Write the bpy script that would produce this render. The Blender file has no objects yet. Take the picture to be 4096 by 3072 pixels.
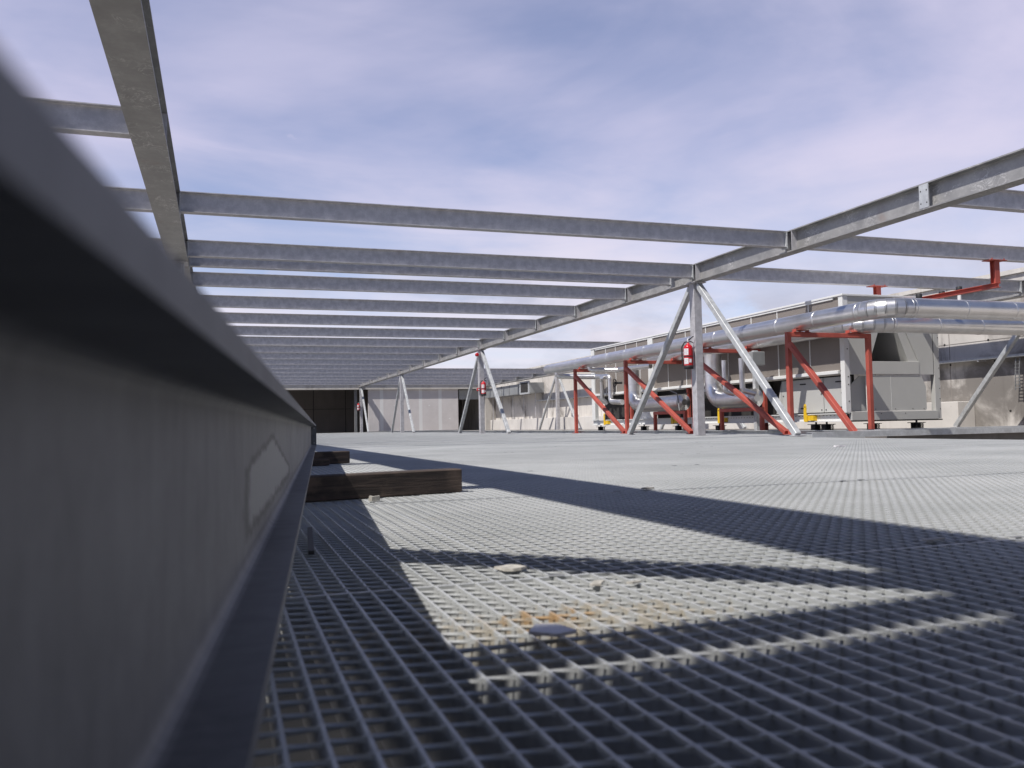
import bpy, math, random
import numpy as np
from mathutils import Vector, Matrix
random.seed(7)
SC = bpy.context.scene
COL = SC.collection
# ------------------------------------------------------------------ camera
F_PX = 3400.0
YAW, PITCH, ROLL, CAM_H = 0.3325, 0.0485, 0.0197, 0.248
cw = Vector((math.sin(YAW)*math.cos(PITCH), math.cos(YAW)*math.cos(PITCH), math.sin(PITCH)))
cr = Vector((math.cos(YAW), -math.sin(YAW), 0))
cd = cw.cross(cr)
cr2 = cr*math.cos(ROLL) + cd*math.sin(ROLL)
cd2 = -cr*math.sin(ROLL) + cd*math.cos(ROLL)
cam_data = bpy.data.cameras.new('camera')
cam = bpy.data.objects.new('camera', cam_data)
COL.objects.link(cam)
cam.matrix_world = Matrix(((cr2.x, -cd2.x, -cw.x, 0), (cr2.y, -cd2.y, -cw.y, 0), (cr2.z, -cd2.z, -cw.z, CAM_H), (0, 0, 0, 1)))
cam_data.sensor_width = 36.0
cam_data.sensor_fit = 'HORIZONTAL'
cam_data.lens = F_PX/4096*36
cam_data.clip_start = 0.01
cam_data.clip_end = 3000
cam_data.dof.use_dof = True
cam_data.dof.focus_distance = 9.0
cam_data.dof.aperture_fstop = 8.0
SC.camera = cam
# ------------------------------------------------------------------ sun, sky, exposure
SUN_TO = Vector((-0.63, -0.25, 1.0)).normalized()
SUN_EL = math.asin(SUN_TO.z)
SUN_AZ = math.atan2(SUN_TO.x, SUN_TO.y)
sd = bpy.data.lights.new('sun', 'SUN')
sd.energy = 5.0
sd.angle = math.radians(0.53)
sd.color = (1.0, 0.955, 0.9)
sun = bpy.data.objects.new('sun', sd)
COL.objects.link(sun)
sun.rotation_euler = (-SUN_TO).to_track_quat('-Z', 'Y').to_euler()
sun.location = (-20, -8, 30)
W = bpy.data.worlds.new('World')
SC.world = W
W.use_nodes = True
wt = W.node_tree
wt.nodes.clear()
def wn(kind, **kw):
    n = wt.nodes.new(kind)
    for k, v in kw.items(): setattr(n, k, v)
    return n
def wmath(op, a, b=None, clamp=False):
    n = wn('ShaderNodeMath', operation=op, use_clamp=clamp)
    for i, x in enumerate((a, b)):
        if x is None: continue
        if isinstance(x, (int, float)): n.inputs[i].default_value = x
        else: wt.links.new(x, n.inputs[i])
    return n.outputs[0]
wout = wn('ShaderNodeOutputWorld')
bg = wn('ShaderNodeBackground')
sky = wn('ShaderNodeTexSky', sky_type='NISHITA')
sky.sun_disc = False
sky.sun_elevation = SUN_EL
sky.sun_rotation = SUN_AZ
sky.altitude = 600
sky.air_density = 1.0
sky.dust_density = 0.6
sky.ozone_density = 1.6
SKY_STRENGTH = 0.105
bg.inputs['Strength'].default_value = SKY_STRENGTH
tc = wn('ShaderNodeTexCoord')
sep = wn('ShaderNodeSeparateXYZ')
wt.links.new(tc.outputs['Generated'], sep.inputs[0])
zc = wmath('MAXIMUM', sep.outputs['Z'], 0.02)
zz = wmath('ADD', zc, 0.10)
px = wmath('DIVIDE', sep.outputs['X'], zz)
py = wmath('DIVIDE', sep.outputs['Y'], zz)
comb = wn('ShaderNodeCombineXYZ')
wt.links.new(px, comb.inputs[0]); wt.links.new(py, comb.inputs[1])
def wmap(src, loc, rotz, scale):
    m = wn('ShaderNodeMapping')
    m.inputs['Location'].default_value = loc
    m.inputs['Rotation'].default_value = (0, 0, rotz)
    m.inputs['Scale'].default_value = scale
    wt.links.new(src, m.inputs['Vector'])
    return m.outputs[0]
def wnoise(vec, scale, detail, rough, dist=0.0):
    n = wn('ShaderNodeTexNoise')
    n.inputs['Scale'].default_value = scale
    n.inputs['Detail'].default_value = detail
    n.inputs['Roughness'].default_value = rough
    n.inputs['Distortion'].default_value = dist
    wt.links.new(vec, n.inputs['Vector'])
    return n.outputs['Fac']
def wramp(fac, a, b):
    n = wn('ShaderNodeMapRange', interpolation_type='SMOOTHSTEP')
    n.inputs['From Min'].default_value = a
    n.inputs['From Max'].default_value = b
    wt.links.new(fac, n.inputs['Value'])
    return n.outputs[0]
# thin veil of cirrus over the half of the sky in view, with longer streaks in it; it thins out overhead
streak = wramp(wnoise(wmap(comb.outputs[0], (3.1, 0.4, 0), -0.75, (0.62, 1.0, 1)), 1.15, 10, 0.56, 0.8), 0.36, 0.72)
veil = wramp(wnoise(wmap(comb.outputs[0], (0.6, 5.4, 0), -0.5, (0.8, 0.95, 1)), 0.75, 6, 0.52, 0.3), 0.36, 0.62)
ahead = wramp(sep.outputs['Y'], 0.0, 0.45)
thin = wmath('MULTIPLY', wramp(sep.outputs['Z'], 0.64, 0.47), ahead)
cir = wmath('MULTIPLY', wmath('ADD', wmath('ADD', wmath('MULTIPLY', streak, 0.30), wmath('MULTIPLY', veil, 0.56)), 0.12), thin)
# low cumulus banks near the horizon and a few small puffs
dirm = wmap(tc.outputs['Generated'], (0, 0, 0), 0, (1, 1, 2.2))
cu = wramp(wnoise(dirm, 5.2, 10, 0.58, 0.15), 0.42, 0.58)
cul = wmath('MULTIPLY', cu, wramp(sep.outputs['Z'], 0.25, 0.10))
puff = wramp(wnoise(wmap(tc.outputs['Generated'], (1.7, 0.3, 0.9), 0, (1, 1, 1.7)), 8.0, 8, 0.6, 0.1), 0.62, 0.72)
puf = wmath('MULTIPLY', puff, wmath('MULTIPLY', wramp(sep.outputs['Z'], 0.40, 0.30), 0.6))
haze = wmath('MULTIPLY', wramp(sep.outputs['Z'], 0.24, 0.0), 0.38)
mx = wmath('MAXIMUM', wmath('MAXIMUM', wmath('MULTIPLY', cul, 0.92), puf), wmath('ADD', cir, haze), clamp=True)
shade = wramp(wnoise(wmap(dirm, (0.05, 0.03, -0.06), 0, (1, 1, 1)), 4.2, 8, 0.55, 0.1), 0.35, 0.68)
lowc = wn('ShaderNodeMixRGB')
lowc.inputs[1].default_value = (6.6, 6.25, 8.1, 1)
lowc.inputs[2].default_value = (7.9, 7.6, 8.6, 1)
wt.links.new(wramp(sep.outputs['Z'], 0.34, 0.08), lowc.inputs[0])
ccol = wn('ShaderNodeMixRGB')
wt.links.new(lowc.outputs[0], ccol.inputs[1])
ccol.inputs[2].default_value = (4.7, 4.7, 5.7, 1)
wt.links.new(wmath('MULTIPLY', shade, cul), ccol.inputs[0])
tint = wn('ShaderNodeMixRGB', blend_type='MULTIPLY')
tint.inputs[0].default_value = 1
tint.inputs[2].default_value = (1.42, 1.26, 1.36, 1)
gain = wn('ShaderNodeMixRGB', blend_type='MULTIPLY')      # deeper blue towards the zenith
gain.inputs[2].default_value = (0.42, 0.45, 0.50, 1)
wt.links.new(wmath('MAXIMUM', wramp(sep.outputs['Z'], 0.50, 0.72), wramp(sep.outputs['Y'], 0.05, -0.5)), gain.inputs[0])
wt.links.new(sky.outputs[0], gain.inputs[1])
wt.links.new(gain.outputs[0], tint.inputs[1])
smix = wn('ShaderNodeMixRGB')
wt.links.new(mx, smix.inputs[0])
wt.links.new(tint.outputs[0], smix.inputs[1])
wt.links.new(ccol.outputs[0], smix.inputs[2])
wt.links.new(smix.outputs[0], bg.inputs['Color'])
wt.links.new(bg.outputs[0], wout.inputs['Surface'])
SC.view_settings.view_transform = 'Standard'
SC.view_settings.look = 'None'
SC.view_settings.exposure = 0.0
SC.view_settings.gamma = 1.0
SC.view_settings.use_curve_mapping = False
try:
    SC.cycles.max_bounces = 8
    SC.cycles.diffuse_bounces = 4
    SC.cycles.glossy_bounces = 4
    SC.cycles.sample_clamp_indirect = 6
except Exception: pass

# ------------------------------------------------------------------ materials
class NT:
    def __init__(s, name):
        s.m = bpy.data.materials.new(name); s.m.use_nodes = True
        s.t = s.m.node_tree; s.b = s.t.nodes['Principled BSDF']
        s.tc = s.t.nodes.new('ShaderNodeTexCoord')
    def n(s, kind, **kw):
        x = s.t.nodes.new(kind)
        for k, v in kw.items(): setattr(x, k, v)
        return x
    def link(s, a, b): s.t.links.new(a, b)
    def map(s, scale=(1, 1, 1), loc=(0, 0, 0), rot=(0, 0, 0), coord='Object'):
        m = s.n('ShaderNodeMapping')
        m.inputs['Scale'].default_value = scale; m.inputs['Location'].default_value = loc; m.inputs['Rotation'].default_value = rot
        s.link(s.tc.outputs[coord], m.inputs[0]); return m.outputs[0]
    def noise(s, vec, scale, detail=4, rough=0.55, dist=0.0):
        x = s.n('ShaderNodeTexNoise')
        x.inputs['Scale'].default_value = scale; x.inputs['Detail'].default_value = detail
        x.inputs['Roughness'].default_value = rough; x.inputs['Distortion'].default_value = dist
        if vec is not None: s.link(vec, x.inputs['Vector'])
        return x.outputs['Fac']
    def rng(s, f, a, b, c=0.0, d=1.0, smooth=True):
        x = s.n('ShaderNodeMapRange')
        if smooth: x.interpolation_type = 'SMOOTHSTEP'
        for k, v in zip(('From Min', 'From Max', 'To Min', 'To Max'), (a, b, c, d)): x.inputs[k].default_value = v
        s.link(f, x.inputs['Value']); return x.outputs[0]
    def mix(s, f, a, b, mode='MIX'):
        x = s.n('ShaderNodeMixRGB', blend_type=mode)
        for i, v in ((0, f), (1, a), (2, b)):
            if isinstance(v, (int, float)): x.inputs[i].default_value = v
            elif isinstance(v, (tuple, list)): x.inputs[i].default_value = (*v, 1)
            else: s.link(v, x.inputs[i])
        return x.outputs[0]
    def math(s, op, a, b=None):
        x = s.n('ShaderNodeMath', operation=op)
        for i, v in ((0, a), (1, b)):
            if v is None: continue
            if isinstance(v, (int, float)): x.inputs[i].default_value = v
            else: s.link(v, x.inputs[i])
        return x.outputs[0]
    def bump(s, h, strength=0.2, dist=0.01):
        x = s.n('ShaderNodeBump')
        x.inputs['Strength'].default_value = strength; x.inputs['Distance'].default_value = dist
        s.link(h, x.inputs['Height']); s.link(x.outputs[0], s.b.inputs['Normal'])
    def set(s, col=None, rough=None, metal=None):
        if col is not None:
            if isinstance(col, (tuple, list)): s.b.inputs['Base Color'].default_value = (*col, 1)
            else: s.link(col, s.b.inputs['Base Color'])
        if rough is not None:
            if isinstance(rough, (int, float)): s.b.inputs['Roughness'].default_value = rough
            else: s.link(rough, s.b.inputs['Roughness'])
        if metal is not None: s.b.inputs['Metallic'].default_value = metal
        return s.m
def mat_galv(name, base=(0.54, 0.53, 0.54), var=0.18, metal=0.35, rough=0.5, scale=9.0, rust=0.0, drips=False):
    s = NT(name)
    n1 = s.noise(s.map((1, 1, 1)), scale, 6, 0.62)
    n2 = s.noise(s.map((1, 1, 1)), scale*7, 3, 0.6)
    f = s.rng(n1, 0.3, 0.7); g = s.rng(n2, 0.3, 0.7)
    lo = tuple(c*(1-var) for c in base); hi = tuple(min(1, c*(1+var)) for c in base)
    c = s.mix(f, lo, hi)
    c = s.mix(s.math('MULTIPLY', g, 0.35), c, tuple(c0*0.8 for c0 in base))
    if drips:
        dn = s.noise(s.map((1, 0.8, 1), (5, 2, 0)), 5.5, 4, 0.6, 1.6)
        ln = s.rng(s.math('ABSOLUTE', s.math('SUBTRACT', dn, 0.5)), 0.022, 0.006)
        wh = s.rng(s.noise(s.map((1, 1, 1), (9, 0, 4)), 2.1, 3, 0.5), 0.5, 0.62)
        c = s.mix(s.math('MULTIPLY', s.math('MULTIPLY', ln, wh), 0.8), c, tuple(b*1.75 for b in base))
        c = s.mix(s.math('MULTIPLY', s.rng(s.noise(s.map((1, 0.35, 1), (2, 2, 2)), 4, 4, 0.6), 0.52, 0.66), 0.3), c, tuple(b*0.6 for b in base))
    if rust:
        r = s.rng(s.noise(s.map((1, 1, 1), (3, 1, 2)), 2.3, 6, 0.6), 0.60, 0.76)
        c = s.mix(s.math('MULTIPLY', r, rust), c, (0.27, 0.17, 0.12))
    s.bump(n2, 0.06, 0.004)
    return s.set(c, s.rng(n1, 0.3, 0.7, rough-0.07, rough+0.09), metal)
def mat_paint(name, col, rough=0.45, var=0.12, scale=6, metal=0.0, bump=0.03):
    s = NT(name)
    n1 = s.noise(s.map(), scale, 5, 0.6)
    c = s.mix(s.rng(n1, 0.3, 0.7), tuple(x*(1-var) for x in col), tuple(min(1, x*(1+var)) for x in col))
    s.bump(s.noise(s.map(), scale*12, 2), bump, 0.003)
    return s.set(c, rough, metal)
def mat_concrete(name, base, dark, scale=1.2, stain=0.6, patch=None, streak=True):
    s = NT(name)
    n1 = s.noise(s.map(), scale, 8, 0.62, 0.3)
    n2 = s.noise(s.map((1, 1, 1), (5, 2, 7)), scale*14, 5, 0.65)
    c = s.mix(s.rng(n1, 0.25, 0.75), tuple(b*0.82 for b in base), base)
    st = s.rng(s.noise(s.map((1, 1, 0.55), (1, 4, 2)), scale*0.8, 8, 0.66, 0.6), 0.50, 0.72)
    c = s.mix(s.math('MULTIPLY', st, stain), c, dark)
    if streak:
        v = s.rng(s.noise(s.map((3.2, 3.2, 0.25), (2, 0, 1)), scale*2.2, 5, 0.6), 0.52, 0.75)
        c = s.mix(s.math('MULTIPLY', v, 0.28), c, tuple(d*1.3 for d in dark))
    if patch:  # dark low-wall patch: real staining plus shade painted into the colour
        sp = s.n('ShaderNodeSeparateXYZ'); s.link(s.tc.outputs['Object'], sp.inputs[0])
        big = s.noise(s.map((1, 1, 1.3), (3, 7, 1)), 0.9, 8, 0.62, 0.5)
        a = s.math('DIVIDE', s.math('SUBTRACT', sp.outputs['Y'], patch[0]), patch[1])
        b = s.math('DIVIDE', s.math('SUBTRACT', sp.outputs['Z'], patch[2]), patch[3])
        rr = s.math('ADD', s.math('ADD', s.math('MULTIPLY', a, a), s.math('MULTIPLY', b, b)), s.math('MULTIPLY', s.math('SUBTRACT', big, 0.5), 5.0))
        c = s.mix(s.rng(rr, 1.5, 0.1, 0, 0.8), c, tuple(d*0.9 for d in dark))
    p = s.rng(n2, 0.62, 0.75)
    c = s.mix(s.math('MULTIPLY', p, 0.35), c, dark)
    s.bump(n2, 0.25, 0.01)
    return s.set(c, 0.9, 0.0)
M = {}
M['galv'] = mat_galv('galvanised_steel', rust=0.25)
M['galv_soffit'] = mat_galv('galvanised_girder_steel', base=(0.34, 0.335, 0.325), var=0.2, scale=3.5, rust=0.35, drips=True)
M['galv_bright'] = mat_galv('bright_galvanised_steel', base=(0.52, 0.535, 0.54), metal=0.25, rough=0.45)
M['galv_dull'] = mat_galv('dull_galvanised_channel', base=(0.22, 0.225, 0.23), metal=0.2, rough=0.6)
M['duct'] = mat_galv('duct_sheet', base=(0.36, 0.375, 0.38), var=0.07, metal=0.3, rough=0.42, scale=2)
M['red'] = mat_paint('red_oxide_paint', (0.40, 0.082, 0.058), 0.55, 0.16, 3)
M['ext_red'] = mat_paint('extinguisher_red', (0.52, 0.012, 0.02), 0.22, 0.05)
M['black'] = mat_paint('black_rubber', (0.02, 0.02, 0.022), 0.6, 0.2)
M['label'] = mat_paint('white_label', (0.78, 0.75, 0.76), 0.5, 0.06, 30)
M['ink'] = mat_paint('label_print', (0.42, 0.38, 0.40), 0.6, 0.1, 30)
M['yellow'] = mat_paint('yellow_paint', (0.78, 0.50, 0.02), 0.45, 0.08)
M['chiller'] = mat_paint('chiller_grey_panel', (0.47, 0.47, 0.45), 0.42, 0.03, 1.5, bump=0.01)
M['chiller_white'] = mat_paint('chiller_white_trim', (0.72, 0.725, 0.71), 0.4, 0.04, 2, bump=0.01)
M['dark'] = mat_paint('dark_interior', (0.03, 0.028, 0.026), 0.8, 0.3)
M['plaster'] = None
M['debris'] = mat_paint('cream_scrap', (0.42, 0.40, 0.355), 0.8, 0.2, 60)
M['zinc_scrap'] = mat_galv('scrap_plate', base=(0.55, 0.54, 0.57), metal=0.3, rough=0.4, scale=60)
M['white_plastic'] = mat_paint('white_plastic', (0.75, 0.75, 0.74), 0.4, 0.05)
def mat_alu():
    s = NT('polished_aluminium_jacket')
    n = s.noise(s.map((1, 1, 1)), 3.0, 4, 0.6)
    n2 = s.noise(s.map((1, 1, 1), (4, 3, 1)), 40.0, 3, 0.6)
    c = s.mix(s.rng(n, 0.3, 0.7), (0.74, 0.735, 0.73), (0.86, 0.855, 0.85))
    s.bump(n, 0.06, 0.02)
    return s.set(c, s.rng(n, 0.3, 0.7, 0.28, 0.34), 0.93)
M['alu'] = mat_alu()
def mat_coil():
    s = NT('condenser_coil_fins')
    w = s.n('ShaderNodeTexWave', wave_type='BANDS', bands_direction='Z')
    w.inputs['Scale'].default_value = 22; w.inputs['Distortion'].default_value = 0.3
    s.link(s.map(), w.inputs['Vector'])
    n = s.noise(s.map(), 1.2, 4, 0.6)
    c = s.mix(w.outputs['Fac'], (0.20, 0.175, 0.155), (0.27, 0.24, 0.215))
    c = s.mix(s.math('MULTIPLY', s.rng(n, 0.35, 0.65), 0.25), c, (0.30, 0.27, 0.245))
    s.bump(w.outputs['Fac'], 0.3, 0.004)
    return s.set(c, 0.6, 0.15)
M['coil'] = mat_coil()
def mat_wood():
    s = NT('weathered_timber')
    g = s.noise(s.map((1.5, 22, 22)), 3, 7, 0.65, 0.6)
    n = s.noise(s.map((1, 1, 1)), 9, 5, 0.6)
    c = s.mix(s.rng(g, 0.3, 0.7), (0.024, 0.020, 0.018), (0.085, 0.062, 0.050))
    c = s.mix(s.math('MULTIPLY', s.rng(n, 0.45, 0.7), 0.5), c, (0.20, 0.145, 0.11))
    v = s.n('ShaderNodeTexVoronoi'); v.inputs['Scale'].default_value = 5
    s.link(s.map((1, 1.6, 1.6)), v.inputs['Vector'])
    c = s.mix(s.rng(v.outputs['Distance'], 0.14, 0.05), c, (0.05, 0.03, 0.02))
    s.bump(g, 0.5, 0.006)
    return s.set(c, 0.85, 0)
M['wood'] = mat_wood()
def mat_grating():
    s = NT('grating_steel')
    n1 = s.noise(s.map(), 1.3, 5, 0.6)
    n2 = s.noise(s.map((1, 1, 1)), 55, 4, 0.65)
    c = s.mix(s.rng(n1, 0.3, 0.7), (0.46, 0.475, 0.47), (0.57, 0.58, 0.575))
    c = s.mix(s.math('MULTIPLY', s.rng(n2, 0.45, 0.75), 0.35), c, (0.32, 0.325, 0.325))
    # rust stain patch on the nearest sunlit panel, plus pale dirt spots here and there
    sp = s.n('ShaderNodeSeparateXYZ'); s.link(s.tc.outputs['Object'], sp.inputs[0])
    def ell(cx, cy, rx, ry):
        a = s.math('DIVIDE', s.math('SUBTRACT', sp.outputs['X'], cx), rx)
        b = s.math('DIVIDE', s.math('SUBTRACT', sp.outputs['Y'], cy), ry)
        return s.math('ADD', s.math('MULTIPLY', a, a), s.math('MULTIPLY', b, b))
    nr = s.noise(s.map((1, 1, 1), (2, 2, 0)), 26, 4, 0.6)
    d = s.math('ADD', ell(0.40, 1.055, 0.10, 0.055), s.math('MULTIPLY', s.math('SUBTRACT', nr, 0.5), 3.2))
    c = s.mix(s.rng(d, 0.35, -0.15, 0, 0.75), c, (0.48, 0.24, 0.07))
    d2 = s.math('ADD', ell(0.40, 1.02, 0.33, 0.13), s.math('MULTIPLY', s.math('SUBTRACT', nr, 0.5), 4.0))
    c = s.mix(s.rng(d2, 0.5, 0.0, 0, 0.4), c, (0.42, 0.32, 0.16))
    fr = s.rng(s.noise(s.map((1, 1, 1), (7, 1, 0)), 3.1, 6, 0.65), 0.60, 0.78)
    c = s.mix(s.math('MULTIPLY', fr, 0.25), c, (0.36, 0.30, 0.21))
    s.bump(n2, 0.15, 0.002)
    return s.set(c, s.rng(n2, 0.3, 0.7, 0.36, 0.55), 0.15)
M['grating'] = mat_grating()
def mat_beam():
    # hot-dip galvanised beam lying on the deck: mottled, vertical runs and one big water-stain with a dark rim
    s = NT('stained_galvanised_beam')
    n1 = s.noise(s.map((1, 1.6, 0.7)), 22, 7, 0.66, 0.4)
    n2 = s.noise(s.map(), 170, 3, 0.6)
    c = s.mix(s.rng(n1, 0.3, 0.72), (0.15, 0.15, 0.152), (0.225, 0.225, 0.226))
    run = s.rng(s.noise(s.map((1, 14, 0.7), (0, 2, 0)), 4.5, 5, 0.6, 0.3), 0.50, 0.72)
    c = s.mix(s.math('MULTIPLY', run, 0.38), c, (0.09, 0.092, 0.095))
    big = s.noise(s.map((1, 0.55, 1.1), (0, 3.3, 0)), 2.2, 6, 0.6, 0.5)
    c = s.mix(s.rng(big, 0.42, 0.62, 0, 0.4), c, (0.30, 0.30, 0.295))
    # stain: a jagged house-shaped light patch around Y 2.4 .. 4.2 on the web
    sp = s.n('ShaderNodeSeparateXYZ'); s.link(s.tc.outputs['Object'], sp.inputs[0])
    jag = s.math('MULTIPLY', s.math('SUBTRACT', s.noise(s.map((1, 1, 1), (1, 0, 0)), 34, 5, 0.7), 0.5), 0.075)
    yr = s.math('SUBTRACT', sp.outputs['Y'], -1.99)
    top = s.math('SUBTRACT', s.math('SUBTRACT', 0.150, s.math('MULTIPLY', s.math('MAXIMUM', yr, 0.0), 0.107)), s.math('MULTIPLY', s.math('MAXIMUM', s.math('MULTIPLY', yr, -1.0), 0.0), 0.062))
    e1 = s.math('ADD', s.math('SUBTRACT', top, sp.outputs['Z']), s.math('MULTIPLY', jag, 0.5))
    e2 = s.math('ADD', s.math('MINIMUM', s.math('ADD', yr, 0.53), s.math('SUBTRACT', 0.78, yr)), s.math('MULTIPLY', jag, 1.6))
    ins = s.math('MINIMUM', s.math('MULTIPLY', e1, 6), e2)
    ins = s.math('MINIMUM', ins, s.math('MULTIPLY', s.math('SUBTRACT', sp.outputs['Z'], s.math('ADD', 0.045, s.math('MULTIPLY', jag, 0.8))), 5))
    rim = s.rng(s.math('ABSOLUTE', ins), 0.05, 0.005, 0, 0.7)
    c = s.mix(s.rng(ins, 0.0, 0.06, 0, 0.75), c, (0.34, 0.34, 0.33))
    c = s.mix(rim, c, (0.055, 0.053, 0.05))
    c = s.mix(s.math('MULTIPLY', s.rng(n2, 0.5, 0.8), 0.3), c, (0.11, 0.11, 0.115))
    s.bump(n2, 0.10, 0.002)
    return s.set(c, 0.6, 0.2)
M['beam'] = mat_beam()
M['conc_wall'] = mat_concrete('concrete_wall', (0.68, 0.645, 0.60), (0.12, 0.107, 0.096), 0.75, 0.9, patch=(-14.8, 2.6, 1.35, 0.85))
M['conc_light'] = mat_concrete('pale_concrete', (0.68, 0.65, 0.61), (0.34, 0.31, 0.28), 0.9, 0.35)
M['conc_dark'] = mat_concrete('old_dark_concrete', (0.26, 0.235, 0.215), (0.10, 0.09, 0.08), 0.8, 0.6)
M['slab'] = mat_concrete('roof_slab_concrete', (0.24, 0.225, 0.21), (0.09, 0.08, 0.075), 0.9, 0.6, streak=False)
M['coping'] = mat_concrete('coping_concrete', (0.66, 0.63, 0.58), (0.25, 0.22, 0.18), 2.0, 0.5)
def mat_plaster():
    s = NT('plasterboard_wall')
    sp = s.n('ShaderNodeSeparateXYZ'); s.link(s.tc.outputs['Object'], sp.inputs[0])
    n = s.noise(s.map(), 1.5, 4, 0.6)
    c = s.mix(s.rng(n, 0.3, 0.7), (0.66, 0.625, 0.61), (0.72, 0.685, 0.67))
    # taped joints: pale vertical stripes
    for x0 in (0.44, 2.88, 4.13):
        a = s.math('ABSOLUTE', s.math('SUBTRACT', sp.outputs['X'], x0))
        c = s.mix(s.rng(a, 0.125, 0.085), c, (0.82, 0.815, 0.80))
    # rows of filled screw heads between the joints
    v = s.n('ShaderNodeTexVoronoi'); v.inputs['Scale'].default_value = 2.6
    s.link(s.map((0.55, 1, 1.3)), v.inputs['Vector'])
    for x0 in (0.0, 1.2, 1.75, 3.45, 4.72):
        a = s.math('ABSOLUTE', s.math('SUBTRACT', sp.outputs['X'], x0))
        m = s.math('MULTIPLY', s.rng(a, 0.09, 0.04), s.rng(v.outputs['Distance'], 0.22, 0.12))
        c = s.mix(m, c, (0.84, 0.835, 0.82))
    return s.set(c, 0.85, 0)
M['plaster'] = mat_plaster()

# ------------------------------------------------------------------ mesh builder
class MB:
    def __init__(s): s.v = []; s.f = []; s.sm = []
    def add(s, verts, faces, smooth=False):
        o = len(s.v)
        s.v.extend([tuple(map(float, p)) for p in verts])
        s.f.extend([tuple(i+o for i in f) for f in faces])
        s.sm.extend([smooth]*len(faces))
        return s
    def box(s, x0, x1, y0, y1, z0, z1):
        v = [(x, y, z) for z in (z0, z1) for y in (y0, y1) for x in (x0, x1)]
        return s.add(v, [(0, 2, 3, 1), (4, 5, 7, 6), (0, 1, 5, 4), (2, 6, 7, 3), (0, 4, 6, 2), (1, 3, 7, 5)])
    def cbox(s, x0, x1, y0, y1, z0, z1, c=0.004):
        # box with chamfered edges
        v = []; 
        xs, ys, zs = (x0, x1), (y0, y1), (z0, z1)
        import itertools
        idx = {}
        for ix, iy, iz in itertools.product((0, 1), repeat=3):
            sx, sy, sz = (1-2*ix), (1-2*iy), (1-2*iz)
            for k in range(3):
                p = [xs[ix]+sx*c, ys[iy]+sy*c, zs[iz]+sz*c]
                p[k] = (xs, ys, zs)[k][(ix, iy, iz)[k]]
                idx[(ix, iy, iz, k)] = len(v); v.append(p)
        f = []
        for k in range(3):
            a, b = [(1, 2), (2, 0), (0, 1)][k]
            for side in (0, 1):
                q = []
                for (ia, ib) in ((0, 0), (1, 0), (1, 1), (0, 1)):
                    t = [0, 0, 0]; t[k] = side; t[a] = ia; t[b] = ib
                    q.append(idx[(*t, k)])
                f.append(tuple(q if side else q[::-1]))
        for k in range(3):
            a, b = [(1, 2), (2, 0), (0, 1)][k]
            for ia in (0, 1):
                for ib in (0, 1):
                    t0 = [0, 0, 0]; t0[a] = ia; t0[b] = ib
                    t1 = list(t0); t1[k] = 1
                    q = [idx[(*t0, a)], idx[(*t1, a)], idx[(*t1, b)], idx[(*t0, b)]]
                    f.append(tuple(q if (ia ^ ib) else q[::-1]))
        for ix, iy, iz in itertools.product((0, 1), repeat=3):
            q = [idx[(ix, iy, iz, k)] for k in range(3)]
            f.append(tuple(q if (ix+iy+iz) % 2 else q[::-1]))
        return s.add(v, f)
    def prism(s, prof, p, q, up=(0, 0, 1), cap=True, smooth=False):
        p, q = Vector(p), Vector(q); t = (q-p).normalized()
        side = t.cross(Vector(up)).normalized(); u = side.cross(t).normalized()
        n = len(prof)
        v = [p+side*a+u*b for a, b in prof] + [q+side*a+u*b for a, b in prof]
        f = [(i, (i+1) % n, n+(i+1) % n, n+i) for i in range(n)]
        s.add(v, [x[::-1] for x in f], smooth)
        if cap:
            s.add(v, [tuple(range(n)), tuple(range(2*n-1, n-1, -1))])
        return s
    def bar(s, p, q, w, h, up=(0, 0, 1)):
        a, b = w/2, h/2
        return s.prism([(-a, -b), (a, -b), (a, b), (-a, b)], p, q, up)
    def rbar(s, p, q, w, h, up=(0, 0, 1), r=0.012):
        # square hollow section with rounded corners
        a, b = w/2, h/2; pr = []
        for cx, cy, t0 in ((a-r, b-r, 0), (-a+r, b-r, 90), (-a+r, -b+r, 180), (a-r, -b+r, 270)):
            for k in range(4):
                t = math.radians(t0+30*k); pr.append((cx+r*math.cos(t), cy+r*math.sin(t)))
        return s.prism(pr, p, q, up)
    def tube(s, path, r, n=20, caps=True, smooth=True):
        path = [Vector(p) for p in path]; rings = []
        t0 = (path[1]-path[0]).normalized()
        ref = Vector((0, 0, 1)) if abs(t0.z) < 0.9 else Vector((1, 0, 0))
        side = t0.cross(ref).normalized()
        for i, p in enumerate(path):
            if i == 0: t = t0
            elif i == len(path)-1: t = (path[-1]-path[-2]).normalized()
            else: t = ((path[i+1]-p).normalized()+(p-path[i-1]).normalized()).normalized()
            side = (side-t*side.dot(t)).normalized(); u = t.cross(side)
            k = 1.0
            if 0 < i < len(path)-1:
                c = (path[i+1]-p).normalized().dot((p-path[i-1]).normalized())
                k = 1/math.sqrt(max(0.25, (1+c)/2))
            rr = r[i] if isinstance(r, (list, tuple)) else r
            bis = None
            rings.append([p+side*(rr*math.cos(2*math.pi*j/n))+u*(rr*math.sin(2*math.pi*j/n)) for j in range(n)])
        v = [x for ring in rings for x in ring]; f = []
        for i in range(len(path)-1):
            for j in range(n):
                a = i*n+j; b = i*n+(j+1) % n
                f.append((a, b, b+n, a+n))
        s.add(v, f, smooth)
        if caps:
            s.add(rings[0], [tuple(range(n-1, -1, -1))]); s.add(rings[-1], [tuple(range(n))])
        return s
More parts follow.
